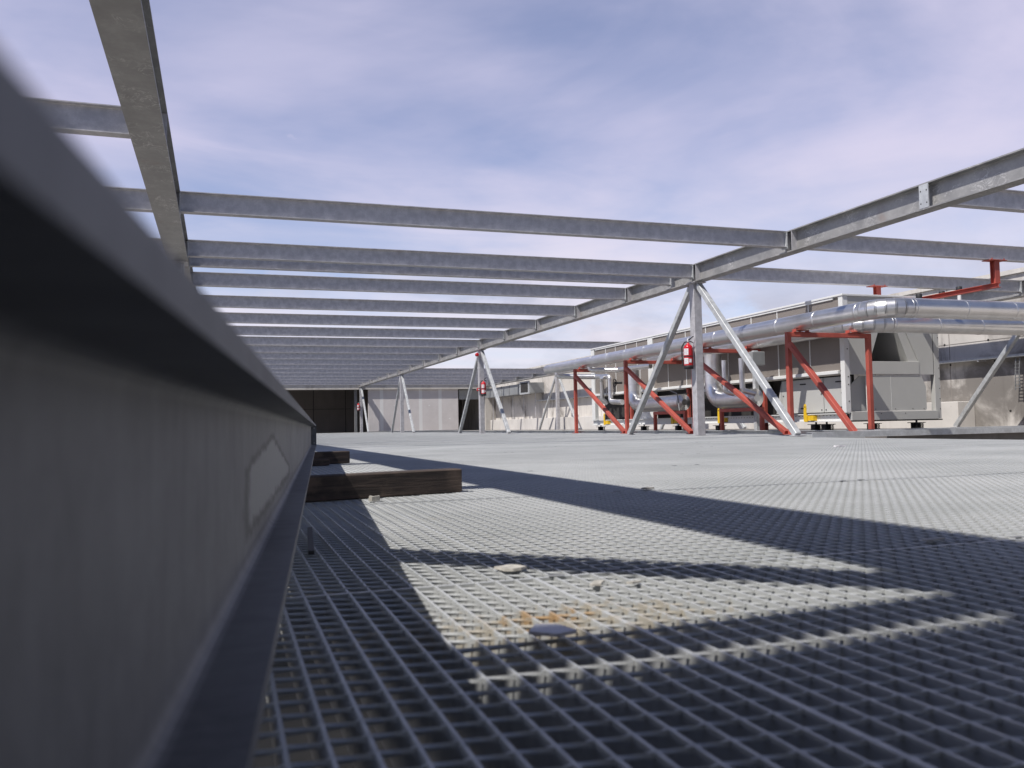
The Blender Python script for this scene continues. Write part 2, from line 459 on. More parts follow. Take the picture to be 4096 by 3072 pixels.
    def lathe(s, prof, c, n=24, smooth=True):
        v = []; f = []
        for r, z in prof:
            for j in range(n):
                t = 2*math.pi*j/n; v.append((c[0]+r*math.cos(t), c[1]+r*math.sin(t), c[2]+z))
        for i in range(len(prof)-1):
            for j in range(n):
                a = i*n+j; b = i*n+(j+1) % n; f.append((a, b, b+n, a+n))
        return s.add(v, f, smooth)
    def build(s, name, mat, parent=None, origin=None):
        o = Vector(origin) if origin is not None else Vector((0, 0, 0))
        me = bpy.data.meshes.new(name)
        me.from_pydata([tuple(Vector(p)-o) for p in s.v], [], s.f)
        me.polygons.foreach_set('use_smooth', s.sm)
        me.materials.append(mat); me.update()
        ob = bpy.data.objects.new(name, me); COL.objects.link(ob)
        if parent is not None: ob.parent = parent
        else: ob.location = o
        return ob
def tag(o, label=None, cat=None, group=None, kind=None):
    if label: o['label'] = label
    if cat: o['category'] = cat
    if group: o['group'] = group
    if kind: o['kind'] = kind
    return o
class Thing:
    """an Empty at the thing's base; parts are given in world coordinates"""
    def __init__(s, name, loc, label, cat, group=None):
        s.o = bpy.data.objects.new(name, None); COL.objects.link(s.o)
        s.loc = Vector(loc); s.o.location = s.loc; s.o.empty_display_size = 0.2
        tag(s.o, label, cat, group)
    def part(s, name, mb, mat, parent=None, label=None):
        ob = mb.build(name, mat, parent or s.o, s.loc)
        if label: ob['label'] = label
        return ob
def copy_thing(root, loc, label, name=None):
    c = root.copy(); COL.objects.link(c); c.location = loc; c['label'] = label
    def rec(src, dst):
        for ch in list(src.children):
            k = ch.copy(); COL.objects.link(k); k.parent = dst; rec(ch, k)
    rec(root, c)
    return c
def structure(name, mb, mat, loc=None):
    return tag(mb.build(name, mat, None, loc), kind='structure')
def single(name, mb, mat, origin, label, cat, group=None, kind=None):
    return tag(mb.build(name, mat, None, origin), label, cat, group, kind)
def ibeam(b, h, tw, tf, r=0.0):
    B, H, T = b/2, h/2, tw/2
    if r:
        def arc(cx, cy, a0, a1, n=4):
            return [(cx+r*math.cos(math.radians(a0+(a1-a0)*k/n)), cy+r*math.sin(math.radians(a0+(a1-a0)*k/n))) for k in range(n+1)]
        lo_r = arc(T+r, -H+tf+r, 270, 180); up_r = arc(T+r, H-tf-r, 180, 90)
        right = [(B, -H), (B, -H+tf)]+lo_r+up_r+[(B, H-tf), (B, H)]
        return right+[(-x, y) for x, y in right[::-1]]
    return [(-B, -H), (B, -H), (B, -H+tf), (T, -H+tf), (T, H-tf), (B, H-tf), (B, H), (-B, H), (-B, H-tf), (-T, H-tf), (-T, -H+tf), (-B, -H+tf)]
def arc_path(pts, R, n=8):
    """polyline with its corners rounded"""
    pts = [Vector(p) for p in pts]; out = [pts[0]]
    for i in range(1, len(pts)-1):
        a = (pts[i-1]-pts[i]).normalized(); b = (pts[i+1]-pts[i]).normalized()
        ang = a.angle(b); d = R/math.tan(ang/2)
        c = pts[i]+(a+b).normalized()*(R/math.sin(ang/2))
        p0 = pts[i]+a*d; p1 = pts[i]+b*d
        v0 = p0-c; v1 = p1-c; th = v0.angle(v1)
        for k in range(n+1):
            t = k/n
            out.append(c+(v0*math.sin((1-t)*th)+v1*math.sin(t*th))/math.sin(th))
    out.append(pts[-1]); return out

# ------------------------------------------------------------------ the deck: welded bar grating
BARP, RODP = 0.033, 0.038186
GX0 = 0.2676*BARP
GROT = -0.0086
def fast_mesh(name, V, Fq, mat, smooth=False):
    me = bpy.data.meshes.new(name)
    V = np.asarray(V, np.float32).reshape(-1, 3); Fq = np.asarray(Fq, np.int32).reshape(-1, 4)
    me.vertices.add(len(V)); me.vertices.foreach_set('co', V.ravel())
    me.loops.add(Fq.size); me.loops.foreach_set('vertex_index', Fq.ravel())
    me.polygons.add(len(Fq))
    me.polygons.foreach_set('loop_start', np.arange(0, Fq.size, 4, dtype=np.int32))
    me.polygons.foreach_set('loop_total', np.full(len(Fq), 4, np.int32))
    me.polygons.foreach_set('use_smooth', np.zeros(len(Fq), dtype=bool))
    me.materials.append(mat); me.update(calc_edges=True); me.validate()
    o = bpy.data.objects.new(name, me); COL.objects.link(o)
    return o
BOXF = np.array([(0, 2, 3, 1), (4, 5, 7, 6), (0, 1, 5, 4), (2, 6, 7, 3), (0, 4, 6, 2), (1, 3, 7, 5)])
def boxes(B):
    B = np.asarray(B, np.float32)
    v = np.empty((len(B), 8, 3), np.float32); k = 0
    for iz in (4, 5):
        for iy in (2, 3):
            for ix in (0, 1):
                v[:, k, 0] = B[:, ix]; v[:, k, 1] = B[:, iy]; v[:, k, 2] = B[:, iz]; k += 1
    f = BOXF[None]+8*np.arange(len(B))[:, None, None]
    return v.reshape(-1, 3), f.reshape(-1, 4)
def xmax_deck(y): return 7.62 if y < 9.66 else 9.02
YEND = 51.7
seams = [1.312+1.5*k for k in range(-1, 35)]
rng = np.random.default_rng(3)
bx = []
ys = seams+[YEND]
for k in range(len(ys)-1):
    y0, y1 = ys[k], min(ys[k+1], YEND)
    if y1-y0 < 0.2: continue
    xm = xmax_deck((y0+y1)/2 - (0.3 if k == 6 else 0)); xl = -0.9 if y1 < 14 else 0.0
    dz = float(rng.normal(0, 0.0003)); 
    i0, i1 = int((xl-GX0)/BARP), int((xm-GX0)/BARP)
    for i in range(i0, i1+1):
        x = GX0+i*BARP
        th = 0.0017
        if (i-14) % 30 == 0: th = 0.0034
        bx.append((x-th, x+th, y0+0.004, y1-0.004, -0.052, dz))
    # banding flats at both ends of the panels
    bx.append((xl, xm, y0+0.003, y0+0.0075, -0.050, dz-0.0004))
    bx.append((xl, xm, y1-0.0075, y1-0.003, -0.050, dz-0.0004))
bx.append((7.60, 7.606, -0.2, 9.66, -0.05, 0.0006))
V1, F1 = boxes(bx)
# twisted cross rods
V2, F2, off = [], [], len(V1)
def rod(y, x0, x1, seg, half):
    global off
    n = max(2, int(round((x1-x0)/BARP*seg))+1)
    xs = np.linspace(x0, x1, n)
    th = (xs-GX0)/BARP*(math.pi/2)+math.pi/4
    ring = []
    dn = np.abs(((xs-GX0)/BARP+0.5) % 1.0-0.5)*BARP
    half = half*(0.88+(0.42 if seg > 3 else 0.2)*np.exp(-(dn/0.0045)**2))
    for q in range(4):
        a = th+q*math.pi/2
        ring.append(np.stack([xs, y+half*np.cos(a), -0.0026+half*np.sin(a)], 1))
    v = np.stack(ring, 1).reshape(-1, 3)
    b = np.arange(n-1)[:, None]*4
    f = np.concatenate([np.concatenate([b+q, b+(q+1) % 4, b+4+(q+1) % 4, b+4+q], 1) for q in range(4)])
    V2.append(v); F2.append(f+off); off += len(v)
j = 40
while True:
    y = (24.7616*BARP) - j*RODP
    j -= 1
    if y > YEND: break
    if y < -0.15: continue
    if min(abs(y-s_) for s_ in seams) < 0.012: continue
    xm = xmax_deck(y); xl = -0.5 if y < 9 else 0.0
    if y < 5.2: rod(y, max(xl, -0.3), min(xm, 1.25*y+0.9), 6, 0.0031)
    elif y < 12: rod(y, 0.3, min(xm, 1.25*y+0.9), 2, 0.0028)
    else: 
        v, f = boxes([(0.8, xm, y-0.0026, y+0.0026, -0.006, -0.0008)])
        V2.append(v); F2.append(f+off); off += len(v)
floor = fast_mesh('floor', np.concatenate([V1]+V2), np.concatenate([F1]+F2), M['grating'])
floor.rotation_euler = (0, 0, GROT)
tag(floor, kind='structure')
# slab under the deck and round the chiller
sl = MB(); sl.box(-14, 40, -12, 75, -1.1, -0.62)
structure('roof_slab', sl, M['slab'])
sl = MB(); sl.box(9.06, 18, 9.78, 51.9, -0.60, -0.015)
structure('machine_plinth', sl, M['slab'])
# beams carrying the deck (one under every panel joint)
first = None
for k in range(0, 7):
    y = seams[k]+0.0
    m = MB(); m.prism(ibeam(0.10, 0.20, 0.006, 0.009), (-1.0, y-0.005, -0.40), (7.5, y+0.02-0.07, -0.40))
    lab = ['deck joist just seen through the grating under the rust stain', 'deck joist under the second panel joint from the camera', 'deck joist under the third panel joint from the camera', 'deck joist under the fourth panel joint from the camera',
           'deck joist under the fifth panel joint from the camera', 'deck joist under the sixth panel joint from the camera', 'deck joist under the seventh panel joint from the camera'][k]
    single('deck_joist', m, M['galv_dull'], (3, y, -0.50), lab, 'joist', 'joists under the grating deck')

# ------------------------------------------------------------------ foreground beam resting on timbers
t = Thing('steel_beam', (0.4, 3.5, 0.088), 'long galvanised I-beam with water stains lying on timbers along the left of the deck', 'steel beam')
S = 0.655
def bpos(y): return -0.033+0.1095*y
bw, bh = 0.098, 0.201
z0 = 0.0875
ya, yb = -0.75, 8.28
axis_off = -bw/2
m = MB(); m.prism(ibeam(bw, bh, 0.0065, 0.0125, 0.010), (bpos(ya)+axis_off, ya, z0+bh/2), (bpos(yb)+axis_off, yb, z0+bh/2))
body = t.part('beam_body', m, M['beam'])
m = MB(); e = Vector((bpos(yb)+axis_off, yb, z0+bh/2)); dirb = Vector((0.1095, 1, 0)).normalized()
m.bar(e+dirb*0.0005, e+dirb*0.012, bw+0.006, bh+0.02)
pl = t.part('end_plate', m, M['galv_dull'])
for sx in (-1, 1):
    for szz in (-0.07, 0.07):
        mb = MB(); q = e-dirb*0.012+Vector((sx*0.032, 0, szz)); mb.tube([q, q-dirb*0.0+dirb*0.0125], 0.007, 8)
        t.part('bolt', mb, M['galv_bright'], pl)
# timber packers
def timber(name, p, q, w, h, zb, label, cat='timber', grp='timber packers under the steel beam'):
    p, q = Vector(p), Vector(q); d = (q-p).normalized(); nrm = Vector((-d.y, d.x, 0))
    L = (q-p).length
    m = MB(); m.cbox(0, L, 0, w, 0, h, 0.004)
    o = tag(m.build(name, M['wood']), label, cat, grp)
    o.location = (p.x, p.y, zb); o.rotation_euler = (0, 0, math.atan2(d.y, d.x))
    return o
timber('timber_packer', (-0.06, 2.865, 0), (0.868, 3.108, 0), 0.085, 0.0865, 0.0015, 'dark squared timber lying in shade under the steel beam, nearest and longest')
timber('timber_packer', (0.30, 5.98, 0), (0.883, 6.13, 0), 0.085, 0.0865, 0.0015, 'brown timber stub half in sun sticking out from the beam, farther one')
timber('timber_board', (0.34, 5.74, 0), (0.705, 5.84, 0), 0.05, 0.045, 0.0015, 'short thin board on the deck against the farther timber stub', 'board', None)
m = MB(); m.prism([(-0.006, -0.004), (0.006, -0.004), (0.006, 0.004), (-0.006, 0.004)], (0.205, 2.10, 0.010), (0.169, 1.705, 0.008))
single('steel_strip', m, M['black'], (0.18, 1.9, 0.004), 'thin dark strip poking out from under the steel beam', 'strip')

# ------------------------------------------------------------------ roof frame: girders, purlins, columns
ZB, ZT = 2.735, 3.055
PY = [10.55+2.655*k for k in range(0, 16)]
gp = MB
def girder(x0, x1, y0, y1, label, stiff, side, plates=()):
    xc = (x0+x1)/2
    t = Thing('roof_girder', (xc, (y0+y1)/2, ZB), label, 'girder', 'long girders of the roof frame')
    m = MB(); m.prism(ibeam(x1-x0, ZT-ZB, 0.012, 0.017, 0.012), (xc, y0, (ZB+ZT)/2), (xc, y1, (ZB+ZT)/2))
    t.part('girder_body', m, M['galv_soffit'])
    for y in stiff:
        for sg in side:
            m = MB(); xe = x0 if sg < 0 else x1
            xa, xb = sorted((xc+sg*0.0065, xe-sg*0.004))
            m.box(xa, xb, y-0.006, y+0.006, ZB+0.018, ZT-0.018)
            t.part('stiffener', m, M['galv'])
    for y in plates:
        m = MB(); m.box(x0-0.004, x0+0.010, y-0.07, y+0.07, ZB+0.018, ZT-0.018)
        p = t.part('connection_plate', m, M['galv_bright'])
        for dy in (-0.045, 0.045):
            for dz in (-0.09, 0.06):
                mb = MB(); mb.tube([(x0-0.0045, y+dy, 2.90+dz), (x0-0.0065, y+dy, 2.90+dz)], 0.009, 8)
                t.part('bolt_hole', mb, M['dark'], p)
    return t
LG = (-0.70, -0.42); RG = (8.0, 8.20); G3 = (15.80, 16.10)
girder(*LG, -2.0, 51.8, 'wide galvanised girder overhead at the left, seen from below with pale drips', [7.9]+PY[:10], (1,))
girder(*RG, -1.5, 51.8, 'galvanised girder crossing from upper right to the far middle on braced columns', [10.40]+[y-0.13 for y in PY[1:]]+PY, (-1, 1), (7.9,))
girder(*G3, 5.0, 51.8, 'farthest girder along the top of the right-hand concrete wall', PY, (-1,))
ORD = ['nearest', 'second', 'third', 'fourth', 'fifth', 'sixth', 'seventh', 'eighth', 'ninth', 'tenth', 'eleventh', 'twelfth', 'thirteenth', 'fourteenth', 'fifteenth', 'sixteenth', 'seventeenth']
PB, PH = 0.12, 0.243
def purlin_proto(x0, x1, y, label, group):
    t = Thing('purlin', ((x0+x1)/2, y, 2.81), label, 'purlin', group)
    m = MB(); m.prism(ibeam(PB, PH, 0.0065, 0.010, 0.010), (x0, y, 2.81+PH/2), (x1, y, 2.81+PH/2))
    t.part('purlin_body', m, M['galv'])
    for xe, sg in ((x0, -1), (x1, 1)):
        m = MB(); xa, xb = sorted((xe+sg*0.0005, xe+sg*0.011)); m.box(xa, xb, y-0.068, y+0.068, 2.79, ZT-0.022)
        p = t.part('end_cleat', m, M['galv_bright'])
        for dz in (2.85, 3.0):
            mb = MB(); mb.tube([(xa-0.006 if sg > 0 else xb+0.006, y-0.055, dz), (xa, y-0.055, dz)], 0.009, 6)
            t.part('bolt', mb, M['galv_bright'], p)
    return t
x0, x1 = LG[1]+0.002, RG[0]-0.012
pm = None
midY = PY+[13.99]
for k, y in enumerate(midY):
    if k == len(midY)-1: lab = 'extra purlin tucked close behind the second purlin of the middle bay'
    elif k == len(midY)-2: lab = 'farthest purlin of the middle bay, beside the concrete lintel'
    else: lab = '%s purlin from the camera across the middle bay between the two long girders' % ORD[k]
    g = 'purlins across the middle bay'
    if pm is None: pm = purlin_proto(x0, x1, y, lab, g)
    else: copy_thing(pm.o, ((x0+x1)/2, y, 2.81), lab)
x0, x1 = RG[1]+0.012, G3[0]-0.012
pm = None
rlabs = ['purlin at the upper right corner of the photo, right of the girder', 'right-hand purlin with the nearer red hanger post below it', 'right-hand purlin with the farther red hanger post, above the chiller end',
         'lone purlin crossing the open sky right of the middle braced column', 'right-bay purlin below the lone one, nearest of the far group by the lintel', 'right-bay purlin second of the far group by the lintel', 'right-bay purlin third of the far group by the lintel',
         'right-bay purlin fourth of the far group by the lintel', 'farthest purlin of the right bay, right against the lintel']
for k, y in enumerate([7.9, 10.55, 13.205, 26.48, 39.75, 42.41, 45.06, 47.72, 50.37]):
    lab = rlabs[k]
    g = 'purlins across the right bay'
    if pm is None: pm = purlin_proto(x0, x1, y, lab, g)
    else: copy_thing(pm.o, ((x0+x1)/2, y, 2.81), lab)
x0, x1 = -8.2, LG[0]-0.012
pm = None
for k, y in enumerate([-2.70, -0.05, 2.605, 5.26, 7.915, 10.57, 13.225, 15.88]):
    lab = ['left-bay purlin behind the camera, farthest back', 'left-bay purlin just behind the camera', 'left-bay purlin overhead out of frame, nearest in front', 'left-bay purlin overhead out of frame, second in front', 'purlin reaching left from the wide girder, nearer and higher of two seen', 'purlin reaching left from the wide girder, lower one above the beam edge', 'left-bay purlin hidden behind the foreground beam, nearer', 'left-bay purlin hidden behind the foreground beam, farther'][k]
    g = 'purlins across the left bay'
    if pm is None: pm = purlin_proto(x0, x1, y, lab, g)
    else: copy_thing(pm.o, ((x0+x1)/2, y, 2.81), lab)
# added, unseen: ribbed deck behind the camera and edge board, shading the near grating
m = MB(); pr = []
for k in range(0, 41):
    y = 0.043-0.25*k
    pr += [(y, 0.045 if k else 0.0), (y-0.08, 0.045), (y-0.105, 0.0), (y-0.225, 0.0)]
vv = [(-8.2, y, 3.057+z) for y, z in pr]+[(15.9, y, 3.057+z) for y, z in pr]; n = len(pr)
m.add(vv, [(k, k+1, n+k+1, n+k) for k in range(n-1)])
single('added_shade_deck', m, M['duct'], (3.8, -5.0, 3.055), 'ribbed steel deck added behind the camera to shade the near grating, out of the frame', 'roof')
m = MB(); m.box(-2.9, -0.74, 0.062, 0.182, 3.055, 3.075)
single('added_shade_plank', m, M['wood'], (-1.8, 0.12, 3.055), 'board added on the purlins beside the shading deck to shape the near shadow, out of the frame', 'added_shade_plank')
# columns with a pair of struts each
def column(x, y, label, dy=2.72, r=0.16, struts=(-1, 1), topdy=0.13):
    t = Thing('braced_column', (x, y, 0), label, 'column', 'braced columns under the girders')
    m = MB(); m.rbar((x, y, 0.004), (x, y, ZB-0.014), r, r, (0, 1, 0)); t.part('post', m, M['galv'])
    m = MB(); m.cbox(x-0.13, x+0.13, y-0.17, y+0.17, ZB-0.0138, ZB-0.001, 0.002); t.part('cap_plate', m, M['galv'])
    for sg in struts:
        m = MB()
        p = Vector((x, y+sg*dy, 0.02)); q = Vector((x, y+sg*topdy, ZB-0.06))
        dv = (q-p).normalized()
        m.rbar(p, q, 0.10, 0.10, (1, 0, 0), 0.012)
        b = t.part('strut', m, M['galv_bright'])
        m = MB(); m.cbox(x-0.07, x+0.07, y+sg*dy-0.10, y+sg*dy+0.10, 0.0025, 0.014, 0.002)
        t.part('foot_plate', m, M['galv'], b)
    return t
column(8.10, 13.27, 'braced column nearest on the right, carrying the big red fire extinguisher')
column(8.10, 26.53, 'braced column in mid distance with an extinguisher and a red sounder on its front')
column(8.10, 39.32, 'braced column standing in front of the white plasterboard wall', 2.5)
column(8.10, 51.35, 'farthest braced column, at the corner of the dark opening', 2.5, struts=(-1,))
column(15.88, 12.6, 'braced column of the wall row with only its leaning strut in view at right', 2.45)
column(15.88, 26.0, 'braced column of the wall row hidden behind the chiller')
column(15.88, 39.1, 'braced column of the wall row, left of the end of the long silver pipe', 2.6)
column(-0.56, 13.35, 'left-row column mostly hidden by the foreground beam')
column(-0.56, 0.12, 'left-row column beside the camera, out of the frame', 2.35)

# ------------------------------------------------------------------ fire extinguishers, sounder, call point
def extinguisher(c, z0, facing, label, h=0.45, r=0.082):
    x, y = c
    t = Thing('fire_extinguisher', (x, y, z0), label, 'extinguisher', 'fire extinguishers hung on the columns')
    m = MB(); m.lathe([(0.0, 0.02), (r*0.8, 0.02), (r*0.98, 0.03), (r, 0.05), (r, h*0.80)] + [(r*math.cos(a), h*0.80+0.085*math.sin(a)) for a in [k*math.pi/16 for k in range(1, 7)]] + [(0.026, h*0.80+0.085), (0.024, h*0.80+0.105), (0.0, h*0.80+0.105)], (x, y, z0), 28)
    t.part('cylinder', m, M['ext_red'])
    m = MB(); m.lathe([(0.0, 0.0), (r*0.96, 0.0), (r*1.03, 0.006), (r*1.03, 0.058), (r*0.99, 0.062)], (x, y, z0), 28)
    t.part('foot_ring', m, M['black'])
    zt = z0+h*0.80+0.105
    m = MB(); m.lathe([(0.0, 0), (0.02, 0.0), (0.02, 0.035), (0.013, 0.045), (0.0, 0.045)], (x, y, zt), 12)
    v = t.part('valve', m, M['galv'])
    fx, fy = facing; sx, sy = -fy, fx
    m = MB()
    m.tube([(x, y, zt+0.04), (x+sx*0.03, y+sy*0.03, zt+0.065), (x+sx*0.10, y+sy*0.10, zt+0.115)], [0.012, 0.013, 0.008], 8)
    m.tube([(x, y, zt+0.02), (x+sx*0.05, y+sy*0.05, zt+0.022), (x+sx*0.10, y+sy*0.10, zt-0.01)], [0.010, 0.010, 0.006], 8)
    t.part('handle', m, M['black'], v)
    m = MB()
    hp = [(x-sx*0.01, y-sy*0.01, zt+0.02), (x-sx*0.06+fx*0.02, y-sy*0.06+fy*0.02, zt+0.01), (x-sx*(r+0.03), y-sy*(r+0.03), zt-0.07), (x-sx*(r+0.03), y-sy*(r+0.03), z0+0.22), (x-sx*(r+0.02), y-sy*(r+0.02), z0+0.06)]
    m.tube(arc_path(hp, 0.025, 4), 0.011, 8)
    t.part('hose', m, M['black'])
    def wrap(a0, a1, za, zb, name, mat, rr, par=None):
        m = MB(); n = 10; base = math.atan2(fy, fx); vv = []; ff = []
        for k in range(n+1):
            a = base+a0+(a1-a0)*k/n
            for z in (za, zb):
                vv.append((x+rr*math.cos(a), y+rr*math.sin(a), z0+z))
        for k in range(n): ff.append((2*k, 2*k+2, 2*k+3, 2*k+1))
        m.add(vv, ff, True); return t.part(name, m, mat, par)
    l1 = wrap(-1.0, 0.15, 0.245, 0.36, 'label_panel', M['label'], r+0.0012)
    l2 = wrap(-1.0, 0.12, 0.085, 0.19, 'label_panel', M['label'], r+0.0012)
    for k in range(4): wrap(-0.92, -0.05-0.12*(k % 2), 0.262+0.024*k, 0.270+0.024*k, 'print_line', M['ink'], r+0.002, l1)
    for k in range(3): wrap(-0.92, -0.02-0.2*(k % 2), 0.10+0.028*k, 0.106+0.028*k, 'print_line', M['ink'], r+0.002, l2)
    wrap(0.3, 0.85, 0.11, 0.175, 'label_panel', M['label'], r+0.0012)
    m = MB(); m.tube([(x, y, z0+0.215), (x, y, z0+0.232)], r+0.004, 24, caps=False); t.part('strap', m, M['black'])
    m = MB(); m.bar((x-fx*(r+0.002), y-fy*(r+0.002), z0+0.12), (x-fx*(r+0.002), y-fy*(r+0.002), z0+0.42), 0.04, 0.012, (fx, fy, 0)); t.part('bracket', m, M['galv_dull'])
    return t
extinguisher((7.905, 13.24), 1.187, (-0.62, -0.78), 'red fire extinguisher with white labels on the nearest braced column')
extinguisher((8.12, 26.34), 1.225, (-0.2, -0.98), 'red fire extinguisher with big white labels below the red sounder', 0.46)
extinguisher((7.915, 51.2), 1.28, (-0.25, -0.97), 'small far fire extinguisher at the edge of the dark opening')
t = Thing('alarm_sounder', (7.94, 26.44, 2.56), 'round red alarm sounder near the top of the middle braced column', 'sounder')
m = MB(); m.tube([(7.94, 26.47, 2.56), (7.93, 26.36, 2.56), (7.925, 26.30, 2.56)], [0.055, 0.062, 0.04], 18); t.part('sounder_head', m, M['ext_red'])
m = MB(); m.box(7.955, 8.018, 26.42, 26.52, 2.52, 2.60); t.part('back_box', m, M['white_plastic'])
t = Thing('call_point', (7.97, 26.42, 1.38), 'small red manual call point box left of the middle extinguisher', 'call point')
m = MB(); m.cbox(7.93, 8.016, 26.40, 26.49, 1.38, 1.48, 0.006); t.part('box', m, M['ext_red'])
m = MB(); m.box(7.945, 7.995, 26.396, 26.3995, 1.405, 1.455); t.part('press_window', m, M['label'])
m = MB(); m.tube([(7.985, 26.46, 1.4805), (7.985, 26.46, 2.519)], 0.011, 8)
single('conduit', m, M['white_plastic'], (7.985, 26.46, 1.48), 'white conduit running down the column from sounder to call point', 'conduit')

# ------------------------------------------------------------------ red pipe frames
def red_frame(y, label, foot_y, xa=9.04, xb=10.70):
    t = Thing('pipe_trestle', ((xa+xb)/2, y, 0), label, 'pipe frame', 'red frames carrying the silver pipes')
    for x in (xa, xb):
        m = MB(); m.rbar((x, y, 0.0 if x == xa else -0.012), (x, y, 1.718), 0.08, 0.08, (0, 1, 0), 0.008); p = t.part('post', m, M['red'])
        m = MB(); m.cbox(x-0.09, x+0.09, y-0.09, y+0.09, 0.0015, 0.010, 0.002); t.part('foot_plate', m, M['red'], p)
    m = MB(); m.rbar((xa+0.0405, y, 1.678), (xb-0.0405, y, 1.678), 0.078, 0.078, (0, 0, 1), 0.008); t.part('crossbar', m, M['red'])
    m = MB(); m.rbar((xa, foot_y, 0.03), (xa, y-0.035, 1.52), 0.076, 0.09, (1, 0, 0), 0.008); b = t.part('brace', m, M['red'])
    m = MB(); m.cbox(xa-0.10, xa+0.10, foot_y-0.16, foot_y+0.06, 0.0015, 0.012, 0.002); t.part('foot_plate', m, M['red'], b)
    for xs, zt in ((9.30, 1.79), (10.40, 1.69)):
        m = MB()
        for sg in (-1, 1):
            m.box(xs+sg*0.13-0.004, xs+sg*0.13+0.004, y-0.05, y+0.05, 1.7185, 1.775)
            m.box(xs+min(sg*0.134, sg*0.17), xs+max(sg*0.134, sg*0.17), y-0.05, y+0.05, 1.7185, 1.727)
        m.box(xs-0.1259, xs+0.1259, y-0.05, y+0.05, 1.7185, 1.724)
        t.part('pipe_saddle', m, M['red'])
    return t
red_frame(11.93, 'red oxide pipe frame nearest the chiller end, with its brace foot in front', 10.42)
red_frame(14.95, 'red pipe frame mostly hidden behind the nearest galvanised column', 12.05)
red_frame(17.97, 'red pipe frame left of the nearest extinguisher, crossed by a galvanised strut', 15.10)
red_frame(20.97, 'farthest red pipe frame, at the left end of the row', 18.10)
def low_frame(x, ya, yb, h, label):
    t = Thing('low_pipe_support', (x, (ya+yb)/2, 0), label, 'pipe support', 'low red supports under the silver vessels')
    for y in (ya, yb):
        m = MB(); m.rbar((x, y, -0.013), (x, y, h-0.071), 0.07, 0.07, (0, 1, 0), 0.006); t.part('post', m, M['red'])
    m = MB(); m.rbar((x, ya-0.035, h-0.035), (x, yb+0.035, h-0.035), 0.07, 0.07, (0, 0, 1), 0.006); t.part('crossbar', m, M['red'])
low_frame(9.8, 13.80, 15.17, 0.50, 'low red support under the nearer silver vessel')
low_frame(9.8, 16.62, 18.0, 0.50, 'low red support under the farther silver vessel')

# ------------------------------------------------------------------ long insulated pipes
def elbow_parts(t, p0, corner, p1, R, r, nseg, parent=None, name='elbow', par2=None):
    path = arc_path([p0, corner, p1], R, nseg)[1:-1]
    m = MB()
    for k in range(len(path)-1):
        d = (path[k+1]-path[k])
        m.tube([path[k]-d*0.03, path[k+1]+d*0.03], r+0.001*(k % 2), 28, caps=False)
    o = t.part(name, m, M['alu'], parent)
    for k in range(len(path)):
        a = path[max(0, k-1)]; b = path[min(len(path)-1, k+1)]; d = (b-a).normalized()
        m = MB(); m.tube([path[k]-d*0.007, path[k]+d*0.007], r+0.0045, 28); t.part('seam', m, M['alu'], o)
    return path
def long_pipe(X, Y, z, r, R, yfar, xfar, label, seams_off):
    t = Thing('insulated_pipe', (X, 16, z-r), label, 'pipe', 'pair of large silver clad pipes')
    path = elbow_parts(t, (X, yfar, z), (X, Y, z), (xfar, Y, z), R, r, 6)
    a, b = path[0], path[-1]
    m = MB(); m.tube([(X, yfar, z), a], r, 36); s1 = t.part('pipe_run', m, M['alu'])
    m = MB(); m.tube([b, (xfar, Y, z)], r, 36); s2 = t.part('pipe_run', m, M['alu'])
    m = MB(); m.tube([(X, yfar+0.05, z), (X, yfar-0.0, z)], [r*0.86, r+0.004], 36); t.part('end_cap', m, M['alu'])
    y = a.y+seams_off
    while y < yfar-0.3:
        m = MB(); m.tube([(X, y-0.022, z), (X, y-0.016, z), (X, y+0.016, z), (X, y+0.022, z)], [r+0.0005, r+0.005, r+0.005, r+0.0005], 36); t.part('band', m, M['alu'], s1)
        y += 0.98
    x = b.x+0.06
    while x < xfar-0.1:
        m = MB(); m.tube([(x-0.022, Y, z), (x-0.016, Y, z), (x+0.016, Y, z), (x+0.022, Y, z)], [r+0.0005, r+0.005, r+0.005, r+0.0005], 36); t.part('band', m, M['alu'], s2)
        x += 0.98
    return t
PA = (9.30, 9.98, 1.880); PBp = (10.40, 11.70, 1.862)
long_pipe(*PA, 0.147, 0.42, 23.6, 17.2, 'long silver clad pipe, upper and nearer one, with a gored elbow by the chiller', 0.10)
long_pipe(*PBp, 0.145, 0.55, 19.2, 17.2, 'silver clad pipe running just under and behind the nearer pipe', 0.35)
# red trapeze hanger
t = Thing('pipe_hanger', (12.1, 11.9, 2.35), 'red trapeze hanger hung from two purlins above the silver pipes', 'pipe hanger')
for y in (10.55, 13.205):
    m = MB(); m.cbox(11.93, 12.29, y-0.09, y+0.09, 2.797, 2.8095, 0.002); p = t.part('hanger_plate', m, M['red'])
    m = MB()
    for dx in (-0.13, 0.13):
        m.tube([(12.11+dx, y-0.07, 2.785), (12.11+dx, y-0.07, 2.8325)], 0.010, 6)
    t.part('bolts', m, M['red'], p)
    m = MB(); m.prism(ibeam(0.10, 0.10, 0.008, 0.01), (12.11, y, 2.431), (12.11, y, 2.7965), (0, 1, 0)); t.part('drop_post', m, M['red'])
m = MB(); m.prism(ibeam(0.10, 0.078, 0.008, 0.01), (12.11, 10.49, 2.391), (12.11, 13.27, 2.391)); t.part('trapeze_beam', m, M['red'])
